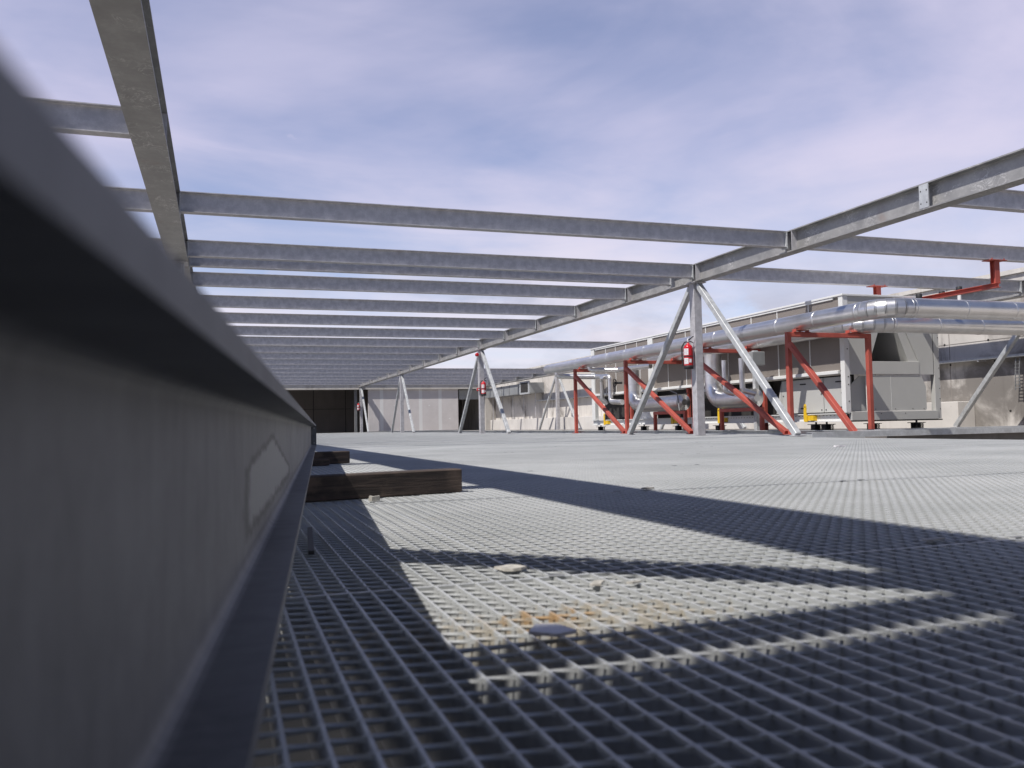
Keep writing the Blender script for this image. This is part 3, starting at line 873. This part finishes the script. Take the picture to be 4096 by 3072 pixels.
# vents on the pipe
for k, (x, zt) in enumerate(((11.64, 2.415), (12.16, 2.475), (12.56, 2.575))):
    t = Thing('air_vent', (x, PBp[1], PBp[2]+0.13), ['black capped vent stub on the silver pipe, leftmost and lowest of three', 'black capped vent stub on the silver pipe, middle of three', 'black capped vent stub on the silver pipe, tallest, beside the red hanger beam'][k], 'vent', 'vents standing on the rear silver pipe')
    m = MB(); m.tube([(x, PBp[1], PBp[2]+0.126), (x, PBp[1], zt-0.095)], 0.032, 14); t.part('stem', m, M['white_plastic'])
    m = MB(); m.lathe([(0.0, -0.095), (0.05, -0.095), (0.052, -0.08), (0.052, -0.01), (0.045, 0.0), (0, 0)], (x, PBp[1], zt), 18); t.part('cap', m, M['black'])
# branch pipes between the pipes and the machine
def branch(name, pts, r, R, label, n=10, bands=()):
    t = Thing(name, pts[0], label, 'pipe', 'silver branch pipes')
    m = MB(); m.tube(arc_path(pts, R, 6), r, 20); o = t.part('pipe_body', m, M['alu'])
    for p, d in bands:
        p, d = Vector(p), Vector(d); m = MB(); m.tube([p-d*0.012, p+d*0.012], r+0.006, 20); t.part('band', m, M['alu'], o)
    return t
branch('branch_pipe', [(9.30, 22.9, 1.80), (9.30, 22.9, 1.64), (10.30, 22.4, 1.60), (10.44, 21.75, 1.57), (10.44, 21.72, 0.86), (10.44, 21.0, 0.82)], 0.075, 0.10, 'thin silver branch pipe at the far end looping down to the chiller', bands=[((10.44, 21.72, 1.2), (0, 0, 1)), ((10.44, 21.72, 0.95), (0, 0, 1))])
branch('branch_pipe', [(10.25, 21.9, 1.57), (10.40, 22.2, 1.50), (10.42, 22.25, 0.95), (10.55, 22.2, 0.80)], 0.06, 0.08, 'second thin silver drop pipe close behind the far branch', bands=[((10.42, 22.24, 1.2), (0, 0, 1))])
branch('branch_pipe', [(9.30, 20.6, 1.80), (9.30, 20.6, 1.66), (9.9, 20.1, 1.64), (10.2, 18.9, 1.66)], 0.065, 0.09, 'thin silver branch pipe between the two far red frames')
def vessel(ytop, yb, ye, x, zc, r, label):
    t = Thing('insulated_vessel', (x, yb, zc-r), label, 'vessel', 'silver insulated vessels beside the chiller')
    p0 = (x, ytop, 1.70); corner = (x, ytop, zc); p1 = (x, ye, zc)
    path = elbow_parts(t, p0, corner, p1, 0.34, r, 7)
    m = MB(); m.tube([p0, path[0]], r, 28); t.part('drop_pipe', m, M['alu'])
    m = MB(); m.tube([path[-1], p1], r, 28); o = t.part('vessel_body', m, M['alu'])
    m = MB(); m.tube([Vector(p1)+Vector((0, -0.06, 0)), p1], [r*0.4, r+0.004], 28); t.part('end_cap', m, M['alu'], o)
    m = MB(); m.tube([(x, ytop, 1.24), (x, ytop, 1.27)], r+0.008, 28); t.part('band', m, M['alu'])
    return t
vessel(16.02, 15.6, 14.5, 10.16, 0.70, 0.185, 'silver insulated vessel with a ribbed elbow just right of the nearest column')
vessel(19.75, 19.2, 17.3, 10.16, 0.70, 0.185, 'silver insulated vessel with a tall drop pipe left of the nearest extinguisher')
t = Thing('hand_valve', (9.95, 20.3, 1.25), 'dark valve handwheel on the tall silver drop pipe', 'valve')
m = MB(); n = 20
m.tube([(9.78, 20.1+0.10*math.cos(2*math.pi*k/n), 1.30+0.10*math.sin(2*math.pi*k/n)) for k in range(n+1)], 0.011, 8, caps=False)
w_ = t.part('handwheel', m, M['black'])
m = MB()
for k in range(3):
    a = 2*math.pi*k/3
    m.tube([(9.78, 20.1, 1.30), (9.78, 20.1+0.1*math.cos(a), 1.30+0.1*math.sin(a))], 0.007, 6)
t.part('spokes', m, M['black'], w_)
m = MB(); m.tube([(9.775, 20.1, 1.30), (9.97, 20.05, 1.30)], 0.03, 10); t.part('valve_stem', m, M['black'])
m = MB(); m.tube(arc_path([(10.0, 17.6, 0.98), (9.92, 17.15, 0.90), (9.86, 16.95, 0.40)], 0.2, 6), 0.014, 8)
single('cable', m, M['galv_dull'], (9.9, 17.2, 0.4), 'pale flexible cable hanging over the farther silver vessel', 'cable')
t = Thing('electrical_box', (10.1, 14.2, 1.37), 'grey electrical box on a post above the nearer silver vessel', 'electrical box')
m = MB(); m.cbox(10.02, 10.32, 14.36, 14.50, 1.35, 1.62, 0.01); t.part('enclosure', m, M['duct'])
m = MB(); m.rbar((10.22, 14.56, -0.01), (10.22, 14.56, 1.66), 0.09, 0.09, (0, 1, 0), 0.006); t.part('post', m, M['galv_bright'])
for k, (x, y) in enumerate(((9.86, 15.1), (9.9, 14.55))):
    branch('drain_pipe', [(x, y+0.02, 1.50), (x, y, 0.86), (x+0.22, y-0.12, 0.78)], 0.055, 0.07, ['silver drain pipe with a red tag, nearer the column strut', 'silver drain pipe beside the electrical box post'][k])

# ------------------------------------------------------------------ chiller
CX0, CX1, CY0, CY1, CZ0, CZ1 = 10.60, 12.765, 12.41, 23.35, 0.205, 2.495
t = Thing('chiller', ((CX0+CX1)/2, (CY0+CY1)/2, 0.0), 'long grey air-cooled chiller with brown coil panels behind the silver pipes', 'chiller')
# roof and top rail
m = MB(); m.cbox(CX0-0.025, CX1+0.025, CY0-0.02, CY1+0.02, CZ1-0.035, CZ1, 0.004); t.part('roof', m, M['chiller_white'])
m = MB(); m.cbox(CX0-0.012, CX0+0.05, CY0+0.25, CY1-0.3, CZ1-0.075, CZ1-0.036, 0.003); t.part('top_rail', m, M['chiller_white'])
# long side: coil panels between mullions
ymod = 19.62
mull = [CY0+0.12]+[13.36, 14.32, 15.20, 16.10, 16.98, 17.88, 18.75, 19.50]
mull2 = [19.78, 20.4, 21.05, 21.7, 22.35, 23.1]
for lst in (mull, mull2):
    for k in range(len(lst)-1):
        m = MB(); m.box(CX0+0.012, CX0+0.10, lst[k]+0.012, lst[k+1]-0.012, 1.125, CZ1-0.076); t.part('coil_panel', m, M['coil'])
    for y in lst[1:-1]:
        m = MB(); m.box(CX0+0.002, CX0+0.10, y-0.0115, y+0.0115, 1.125, CZ1-0.076); t.part('mullion', m, M['chiller_white'])
m = MB(); m.cbox(CX0-0.035, CX0+0.10, CY0+0.16, CY1-0.02, 1.06, 1.124, 0.006); t.part('drip_rail', m, M['chiller_white'])
# corner and middle posts
for nm, y0, y1 in (('corner_post', CY0, CY0+0.11), ('middle_post', ymod-0.11, ymod+0.15), ('corner_post', CY1-0.22, CY1)):
    m = MB(); m.cbox(CX0-0.01, CX0+0.10, y0, y1, 0.352, CZ1-0.036, 0.004); p = t.part(nm, m, M['chiller_white'])
m = MB(); m.cbox(CX1-0.13, CX1, CY0, CY0+0.10, 0.22, CZ1-0.036, 0.004); t.part('corner_post', m, M['chiller'])
m = MB(); m.cbox(CX1-0.08, CX1, CY1-0.1, CY1, 0.22, CZ1-0.036, 0.004); t.part('corner_post', m, M['chiller'])
# lower compartments, set back under the coils
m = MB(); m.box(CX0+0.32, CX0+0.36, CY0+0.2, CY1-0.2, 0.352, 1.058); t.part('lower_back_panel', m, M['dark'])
for y0, y1 in ((12.62, 13.16), (13.18, 14.42)):
    m = MB(); m.cbox(CX0+0.13, CX0+0.31, y0, y1, 0.37, 1.02, 0.004); p = t.part('access_door', m, M['chiller'])
    for z in (0.46, 0.93):
        m2 = MB(); yc = y0+(0.10 if y1-y0 < 0.8 else 0.55)
        m2.cbox(CX0+0.112, CX0+0.1295, yc-0.06, yc+0.10, z-0.012, z+0.012, 0.003); t.part('door_handle', m2, M['black'], p)
    for yy in (y0+0.05, y1-0.05):
        for z in (0.42, 0.72):
            m2 = MB(); m2.tube([(CX0+0.122, yy, z), (CX0+0.1295, yy, z)], 0.014, 8); t.part('latch', m2, M['black'], p)
m = MB(); m.add([(CX0+0.13, 14.43, 0.37), (CX0+0.13, 14.62, 0.37), (CX0+0.13, 14.43, 0.98), (CX0+0.30, 14.43, 0.37), (CX0+0.30, 14.62, 0.37), (CX0+0.30, 14.43, 0.98)], [(0, 2, 1), (3, 4, 5), (0, 1, 4, 3), (1, 2, 5, 4), (2, 0, 3, 5)]); t.part('gusset_panel', m, M['chiller'])
m = MB(); m.cbox(CX0+0.10, CX0+0.30, 19.9, 20.6, 0.352, 1.0, 0.004); t.part('control_box', m, M['chiller_white'])
m = MB(); m.box(CX0+0.2, CX0+0.3, 21.1, 22.9, 0.36, 1.04); t.part('grille', m, M['dark'])
for y in (15.3, 16.9, 18.3):
    m = MB(); m.tube([(CX0+0.2, y-0.35, 0.86), (CX0+0.2, y+0.35, 0.86)], 0.17, 18); c_ = t.part('compressor', m, M['dark'])
m = MB(); m.tube([(CX0+0.05, 17.15, 0.96), (CX0+0.10, 17.15, 0.96)], 0.05, 16); t.part('gauge', m, M['white_plastic'])
# base rail: channel section
m = MB(); yb0, yb1 = CY0+0.07, CY1+0.05
m.box(CX0-0.005, CX0+0.10, yb0, yb1, 0.335, 0.351); m.box(CX0-0.005, CX0+0.10, yb0, yb1, 0.196, 0.212); m.box(CX0+0.05, CX0+0.062, yb0, yb1, 0.213, 0.334)
br = t.part('base_rail', m, M['chiller_white'])
for k in range(60):
    y = yb0+0.12+k*0.10+(0.12 if k > 16 else 0)
    if y > 18.9: break
    m = MB(); m.box(CX0+0.0475, CX0+0.0498, y-0.013, y+0.013, 0.305, 0.316); t.part('rail_slot', m, M['dark'], br)
m = MB(); m.box(CX1-0.1, CX1, yb0, yb1, 0.196, 0.351); t.part('base_rail', m, M['chiller'])
m = MB(); m.box(CX0+0.3, CX1-0.2, CY0+0.3, CY1-0.2, 0.25, 0.30); t.part('base_tray', m, M['dark'])
# end face (towards the camera)
yf = CY0
m = MB()
def xz_panel(m, pts, y0, y1):
    n = len(pts); v = [(x, y0, z) for x, z in pts]+[(x, y1, z) for x, z in pts]
    m.add(v, [tuple(range(n)), tuple(range(2*n-1, n-1, -1))]+[(i, i+n, (i+1) % n+n, (i+1) % n) for i in range(n)])
ztop = CZ1-0.036
# left cheek, right cheek with the V opening between them
m = MB(); xz_panel(m, [(CX0+0.102, 1.04), (11.165, 1.04), (11.165, 1.30), (11.62, ztop), (CX0+0.102, ztop)], yf+0.006, yf+0.03)
p = t.part('end_panel', m, M['chiller'])
m = MB(); m.box(10.702, 10.708, yf+0.001, yf+0.0055, 1.05, ztop); t.part('panel_joint', m, M['chiller_white'], p)
m = MB(); xz_panel(m, [(12.10, 1.04), (CX1-0.132, 1.04), (CX1-0.132, ztop), (11.68, ztop)][0:1]+[(CX1-0.132, 1.04), (CX1-0.132, ztop), (11.69, ztop), (12.28, 1.275), (12.10, 1.275)], yf+0.006, yf+0.03)
p = t.part('end_panel', m, M['chiller'])
m = MB(); m.box(12.622, 12.627, yf+0.001, yf+0.0055, 1.05, ztop); t.part('panel_joint', m, M['dark'], p)
# sloping reveal inside the V, right side, and the dark coil behind
m = MB()
m.add([(12.075, yf+0.04, 1.28), (12.28, yf+0.028, 1.28), (11.69, yf+0.028, ztop), (11.56, yf+0.04, ztop), (12.075, yf+1.0, 1.28), (11.56, yf+1.0, ztop)], [(0, 1, 2, 3), (0, 3, 5, 4)])
t.part('reveal', m, M['chiller'])
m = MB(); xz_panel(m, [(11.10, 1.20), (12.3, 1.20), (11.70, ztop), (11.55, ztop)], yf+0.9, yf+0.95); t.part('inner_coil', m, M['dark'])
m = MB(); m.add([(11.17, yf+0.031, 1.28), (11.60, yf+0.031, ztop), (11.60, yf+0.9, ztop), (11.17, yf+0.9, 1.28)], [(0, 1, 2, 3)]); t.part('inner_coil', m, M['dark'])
m = MB(); m.cbox(11.15, 12.28, yf-0.004, yf+0.10, 1.045, 1.278, 0.004); t.part('sill_panel', m, M['chiller'])
m = MB(); xz_panel(m, [(11.17, 0.375), (12.40, 0.375), (12.43, 0.40), (12.43, 0.815), (12.33, 1.02), (11.17, 1.02)], yf+0.01, yf+0.03)
p = t.part('lower_end_panel', m, M['chiller'])
m = MB(); m.box(11.615, 11.619, yf+0.0065, yf+0.0095, 0.385, 1.015); t.part('panel_joint', m, M['chiller_white'], p)
m = MB(); xz_panel(m, [(CX0+0.13, 0.375), (11.165, 0.375), (11.165, 1.02), (11.02, 1.02), (CX0+0.16, 0.80)], yf+0.14, yf+0.16); t.part('lower_side_panel', m, M['chiller'])
m = MB(); m.cbox(CX0+0.10, 12.68, yf-0.015, yf+0.06, 0.212, 0.37, 0.004); t.part('end_sill', m, M['chiller'])
m = MB(); m.box(CX0+0.1, 12.78, yf-0.005, yf+0.08, 0.190, 0.2115); t.part('end_channel', m, M['dark'])
m = MB()
for k in range(11):
    for x in (12.66, 12.74):
        if (k*3+int(x*10)) % 3: m.tube([(x, yf-0.006, 0.4+k*0.19), (x, yf, 0.4+k*0.19)], 0.009, 6)
for x in (11.25, 11.7, 12.1, 12.36): m.tube([(x, yf+0.003, 0.41), (x, yf+0.01, 0.41)], 0.008, 6)
for x in (11.35, 11.9): m.tube([(x, yf-0.02, 0.33), (x, yf-0.015, 0.33)], 0.009, 6)
for z in (1.5, 1.0, 0.86, 0.56): m.tube([(10.66, yf-0.005, z), (10.66, yf, z)], 0.012, 6)
t.part('screws', m, M['dark'])
# fans on top
# spring isolators under the base
for k, (x, y) in enumerate(((11.25, CY0+0.1), (12.26, CY0+0.1), (10.68, 13.05), (10.68, 13.35), (10.66, 15.0), (10.66, 16.6), (10.66, 18.4), (10.66, 20.2), (10.66, 22.9))):
    m = MB(); m.box(x-0.11, x+0.11, y-0.11, y+0.11, 0.025, 0.04); m.box(x-0.14, x+0.14, y-0.1, y+0.1, 0.005, 0.0245); m.box(x-0.11, x+0.11, y-0.11, y+0.11, 0.145, 0.157)
    m.tube([(x, y, 0.1575), (x, y, 0.196)], 0.018, 8)
    for dx in (-0.075, -0.025, 0.025, 0.075):
        pts = [(x+dx+0.016*math.cos(a), y-0.07+0.016*math.sin(a), 0.042+0.103*a/(8*math.pi)) for a in [i*math.pi/4 for i in range(33)]]
        m.tube(pts, 0.006, 6)
    m.box(x-0.06, x+0.06, y-0.04, y+0.08, 0.041, 0.144)
    t.part('spring_isolator', m, M['black'])
# yellow lifting lugs
for y in (13.50, 16.47, 18.55, 22.45):
    m = MB(); pr = [(-0.045, 0.0), (0.06, 0.0), (0.06, 0.11), (0.03, 0.13), (0.03, 0.30), (0.018, 0.335), (-0.018, 0.335), (-0.032, 0.30), (-0.045, 0.13)]
    v = [(CX0-0.045, y-a, 0.205+b) for a, b in pr]+[(CX0-0.030, y-a, 0.205+b) for a, b in pr]; n = len(pr)
    m.add(v, [tuple(range(n)), tuple(range(2*n-1, n-1, -1))]+[(i, (i+1) % n+0, (i+1) % n+n, i+n) for i in range(n)])
    m.box(CX0-0.03, CX0+0.05, y-0.22, y-0.05, 0.225, 0.32)
    lug = t.part('lifting_lug', m, M['yellow'])
    m = MB(); m.tube([(CX0-0.0465, y, 0.485), (CX0-0.045, y, 0.485)], 0.014, 10); t.part('lug_hole', m, M['black'], lug)

# ------------------------------------------------------------------ channels on the deck edge
def channel(p, q, w, h, label, grp='galvanised channels along the deck edge', zc=None):
    m = MB(); W_, H_ = w/2, h/2
    m.prism([(-W_, -H_), (W_, -H_), (W_, -H_+0.008), (-W_+0.008, -H_+0.008), (-W_+0.008, H_-0.008), (W_, H_-0.008), (W_, H_), (-W_, H_)], p, q)
    return single('steel_channel', m, M['galv_bright'], ((p[0]+q[0])/2, (p[1]+q[1])/2, p[2]-h/2), label, 'channel', grp)
channel((9.10, 51.5, 0.035), (9.10, 9.80, 0.035), 0.09, 0.07, 'galvanised channel along the deck edge behind the braced columns')
channel((16.5, 9.72, 0.030), (7.66, 9.72, 0.030), 0.12, 0.08, 'galvanised channel across the right foreground in front of the red brace foot')
channel((16.5, 10.15, 0.035), (9.2, 10.15, 0.035), 0.12, 0.09, 'second galvanised channel just behind the front one at right')
channel((16.5, 10.95, 0.03), (9.2, 10.95, 0.03), 0.10, 0.08, 'third galvanised channel in front of the chiller end')
for k, x in enumerate((10.66, 12.60)):
    m = MB(); m.prism(ibeam(0.14, 0.06, 0.01, 0.012), (x, 23.5, -0.025+0.0), (x, 11.6, -0.025+0.0))
    single('support_rail', m, M['black'], (x, 17, -0.05), ['dark rail under the near long side of the chiller', 'dark rail under the far long side of the chiller'][k], 'rail', 'rails under the chiller')
m = MB(); m.box(7.63, 18, 2.0, 9.62, -0.62, -0.30)
structure('lower_roof', m, M['slab'])

# ------------------------------------------------------------------ concrete wall on the right with duct, tray and plinth
XW = 16.8
t = Thing('concrete_wall', (XW, 30, -0.6), 'tall stained concrete wall along the right side behind the chiller', 'wall')
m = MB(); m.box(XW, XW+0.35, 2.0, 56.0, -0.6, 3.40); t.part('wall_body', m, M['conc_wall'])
m = MB(); m.box(XW-0.06, XW+0.41, 2.0, 56.0, 3.401, 3.50); t.part('coping', m, M['coping'])
m = MB()
for k in range(18): m.box(XW-0.0030, XW, 6.0+2.5*k, 6.0+2.5*k+0.02, -0.6, 3.39)
t.part('panel_joints', m, M['conc_dark'])
m = MB()
for k in range(14):
    for z in (0.35, 1.5, 2.0): m.tube([(XW-0.004, 6.8+1.25*k+0.3*z, z), (XW, 6.8+1.25*k+0.3*z, z)], 0.028, 10)
t.part('tie_holes', m, M['dark'])
m = MB(); m.box(XW-0.004, XW, 2.0, 22.0, 1.985, 2.0); t.part('pour_line', m, M['conc_dark'])
m = MB(); m.cbox(16.28, XW-0.004, 15.35, 51.5, -0.1, 0.60, 0.01)
single('concrete_kerb', m, M['conc_light'], (16.5, 30, -0.1), 'low white concrete kerb at the foot of the wall behind the chiller', 'kerb')
t = Thing('cable_tray', (16.66, 25, 1.55), 'slim perforated galvanised cable tray fixed along the right concrete wall', 'cable tray')
m = MB(); m.box(16.55, 16.78, 6.0, 44.0, 1.54, 1.546); m.box(16.55, 16.556, 6.0, 44.0, 1.5465, 1.595); m.box(16.774, 16.78, 6.0, 44.0, 1.5465, 1.595)
tr = t.part('tray', m, M['galv_bright'])
for k in range(24):
    y = 7.5+1.5*k
    m = MB(); m.box(16.56, XW-0.001, y-0.02, y+0.02, 1.50, 1.5395); t.part('bracket', m, M['galv'], None)
m = MB(); m.tube([(16.62, 14.05, 1.53), (16.62, 14.08, 1.2), (16.64, 14.12, 0.80)], 0.012, 6); m.tube([(16.62, 13.95, 1.53), (16.62, 13.99, 1.2), (16.64, 14.0, 0.80)], 0.012, 6)
for k in range(9): m.tube([(16.62, 13.97, 1.45-k*0.075), (16.62, 14.10, 1.45-k*0.075)], 0.008, 6)
single('cable_ladder', m, M['galv_dull'], (16.62, 14.0, 0.8), 'narrow cable ladder hanging down the wall from the tray at far right', 'cable ladder')
t = Thing('ventilation_duct', (16.4, 47, 2.0), 'long rectangular galvanised duct with a black square opening on the far right wall', 'duct')
m = MB(); m.box(16.0, XW-0.005, 43.3, 51.6, 2.0, 2.56); d_ = t.part('duct_body', m, M['duct'])
for y in (45.3, 46.8, 48.3, 49.8):
    m = MB(); m.box(15.985, XW-0.006, y-0.02, y+0.02, 1.985, 2.575); t.part('flange', m, M['galv_dull'], d_)
m = MB(); m.box(15.95, 16.0, 43.35, 44.9, 1.95, 2.66); fr = t.part('outlet_frame', m, M['galv_bright'])
m = MB(); m.box(15.94, 15.9495, 43.55, 44.7, 2.05, 2.58); t.part('outlet_opening', m, M['dark'], fr)
for k in range(5):
    m = MB(); y = 43.6+1.9*k; m.rbar((16.4, y, -0.01), (16.4, y, 1.998), 0.05, 0.05, (0, 1, 0), 0.005); t.part('stand', m, M['galv'])

# ------------------------------------------------------------------ building at the far end
YB = 51.92
t = Thing('plant_building', (9, YB, -0.6), 'low building across the far end with a dark opening and a concrete lintel', 'building')
m = MB(); m.box(-12, 17.2, YB-0.15, YB+0.35, 2.60, 2.90); t.part('lintel', m, M['coping'])
m = MB(); m.box(-12.1, 17.3, YB-0.20, YB+6.5, 2.901, 2.985); t.part('roof', m, M['coping'])
m = MB(); m.box(-12, 17.2, YB+5.6, YB+5.9, -0.6, 2.90); t.part('rear_wall', m, M['conc_dark'])
m = MB()
for x in (-2.0, 0.5, 3.0, 5.9, 8.0): m.box(x, x+0.04, YB+5.593, YB+5.5995, -0.5, 2.88)
m.box(-12, 8.4, YB+5.594, YB+5.5992, 1.55, 1.575)
t.part('wall_joints', m, M['dark'])
m = MB(); m.box(8.62, 14.30, YB, YB+0.12, -0.10, 2.599); t.part('plasterboard_wall', m, M['plaster'])
m = MB(); m.box(8.5, 14.4, YB-0.03, YB+0.14, -0.02, 0.035); t.part('wall_base_rail', m, M['galv_dull'])
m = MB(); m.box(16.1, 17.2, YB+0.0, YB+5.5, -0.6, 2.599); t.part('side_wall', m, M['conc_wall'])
m = MB(); m.box(14.42, 15.85, YB+0.2, YB+0.24, 1.95, 2.55); t.part('louvre', m, M['duct'])
m = MB(); m.rbar((7.88, YB+0.2, -0.1), (7.88, YB+0.2, 2.598), 0.16, 0.16, (0, 1, 0), 0.01); t.part('door_post', m, M['galv_dull'])
m = MB(); m.box(-12, 16.2, YB, YB+5.6, -0.62, -0.06); t.part('inner_floor', m, M['conc_dark'])

# ------------------------------------------------------------------ scraps lying on the deck
def scrap(name, c, sx, sy, h, rot, mat, label, tilt=(0, 0), cat='scrap', jag=0.25):
    rr = random.Random(int(c[0]*1000)+int(c[1]*77)); n = 9; top = []
    for k in range(n):
        a = 2*math.pi*k/n; q = 1+rr.uniform(-jag, jag); ca, sa = math.cos(a), math.sin(a)
        f_ = 1/max(abs(ca), abs(sa))*0.85
        top.append((sx*ca*q*f_, sy*sa*q*f_))
    m = MB(); v = [(x, y, h*rr.uniform(0.7, 1.1)) for x, y in top]+[(x*1.05, y*1.05, 0) for x, y in top]
    m.add(v, [tuple(range(n)), tuple(range(2*n-1, n-1, -1))]+[(i, i+n, (i+1) % n+n, (i+1) % n) for i in range(n)])
    o = tag(m.build(name, mat), label, cat)
    o.location = (c[0], c[1], 0.003); o.rotation_euler = (tilt[0], tilt[1], rot)
    return o
m = MB(); pr = [(-0.026, -0.012), (0.004, -0.016), (0.010, -0.0145), (0.030, 0.0), (0.008, 0.018), (-0.018, 0.014)]
n = len(pr); m.add([(x, y, 0.004) for x, y in pr]+[(x, y, 0.0) for x, y in pr], [tuple(range(n)), tuple(range(2*n-1, n-1, -1))]+[(i, i+n, (i+1) % n+n, (i+1) % n) for i in range(n)])
o = tag(m.build('scrap_plate', M['zinc_scrap']), 'small bluish steel offcut lying tilted on the grating just below the rust stain', 'offcut')
o.location = (0.362, 0.928, 0.0085); o.rotation_euler = (0.10, 0.06, -0.35)
scrap('mortar_scrap', (0.467, 1.385), 0.022, 0.022, 0.005, 0.5, M['debris'], 'cream lump of mortar on the grating at the edge of the diagonal shadow')
scrap('mortar_scrap', (0.545, 1.20), 0.018, 0.010, 0.003, 0.9, M['debris'], 'flat cream flake on the grating between the lump and the rust stain')
scrap('mortar_scrap', (0.60, 1.185), 0.012, 0.006, 0.003, 0.2, M['debris'], 'thin pale sliver beside the flat cream flake on the grating')
scrap('white_scrap', (0.492, 2.87), 0.022, 0.012, 0.018, 0.2, M['debris'], 'small white chip against the foot of the nearest timber', jag=0.1)
scrap('mortar_scrap', (1.345, 1.345), 0.030, 0.012, 0.003, 0.3, M['debris'], 'pale scrap at the sunlit edge of the girder shadow, far right')
scrap('mortar_scrap', (1.42, 1.20), 0.03, 0.012, 0.003, 0.9, M['debris'], 'pale torn scrap at the right edge of the photo on the shadow line')
scrap('mortar_scrap', (1.50, 2.83), 0.03, 0.012, 0.006, 0.2, M['debris'], 'little pale flake on the sunlit deck above the long shadow')
scrap('mortar_scrap', (5.2, 6.2), 0.06, 0.03, 0.012, 0.2, M['label'], 'tiny white flake out on the bright deck near the right foreground channel')

clip = None
for k in range(1, 10):
    y = seams[k]+0.002
    for q in range(0, 9):
        x = 0.471+0.99*q+rng.normal(0, 0.05)
        if x > min(xmax_deck(y)-0.2, 1.05*y+0.4) or x < 0.0: continue
        if rng.random() < 0.55: continue
        for dx in (0.0, 0.12):
            loc = (x+dx+float(rng.normal(0, 0.015)), y+float(rng.normal(0, 0.008))-0.0086*x, 0.001)
            if clip is None:
                m = MB(); m.cbox(-0.013, 0.013, -0.008, 0.008, 0.0003, 0.0016, 0.0005)
                clip = tag(m.build('grating_clip', M['galv_dull']), 'small dark fixing clip on a joint of the grating deck', 'clip', 'fixing clips on the grating joints')
                c_ = clip
            else:
                c_ = clip.copy(); COL.objects.link(c_)
            c_.location = loc; c_.rotation_euler = (0, 0, float(rng.normal(0, 0.2)))
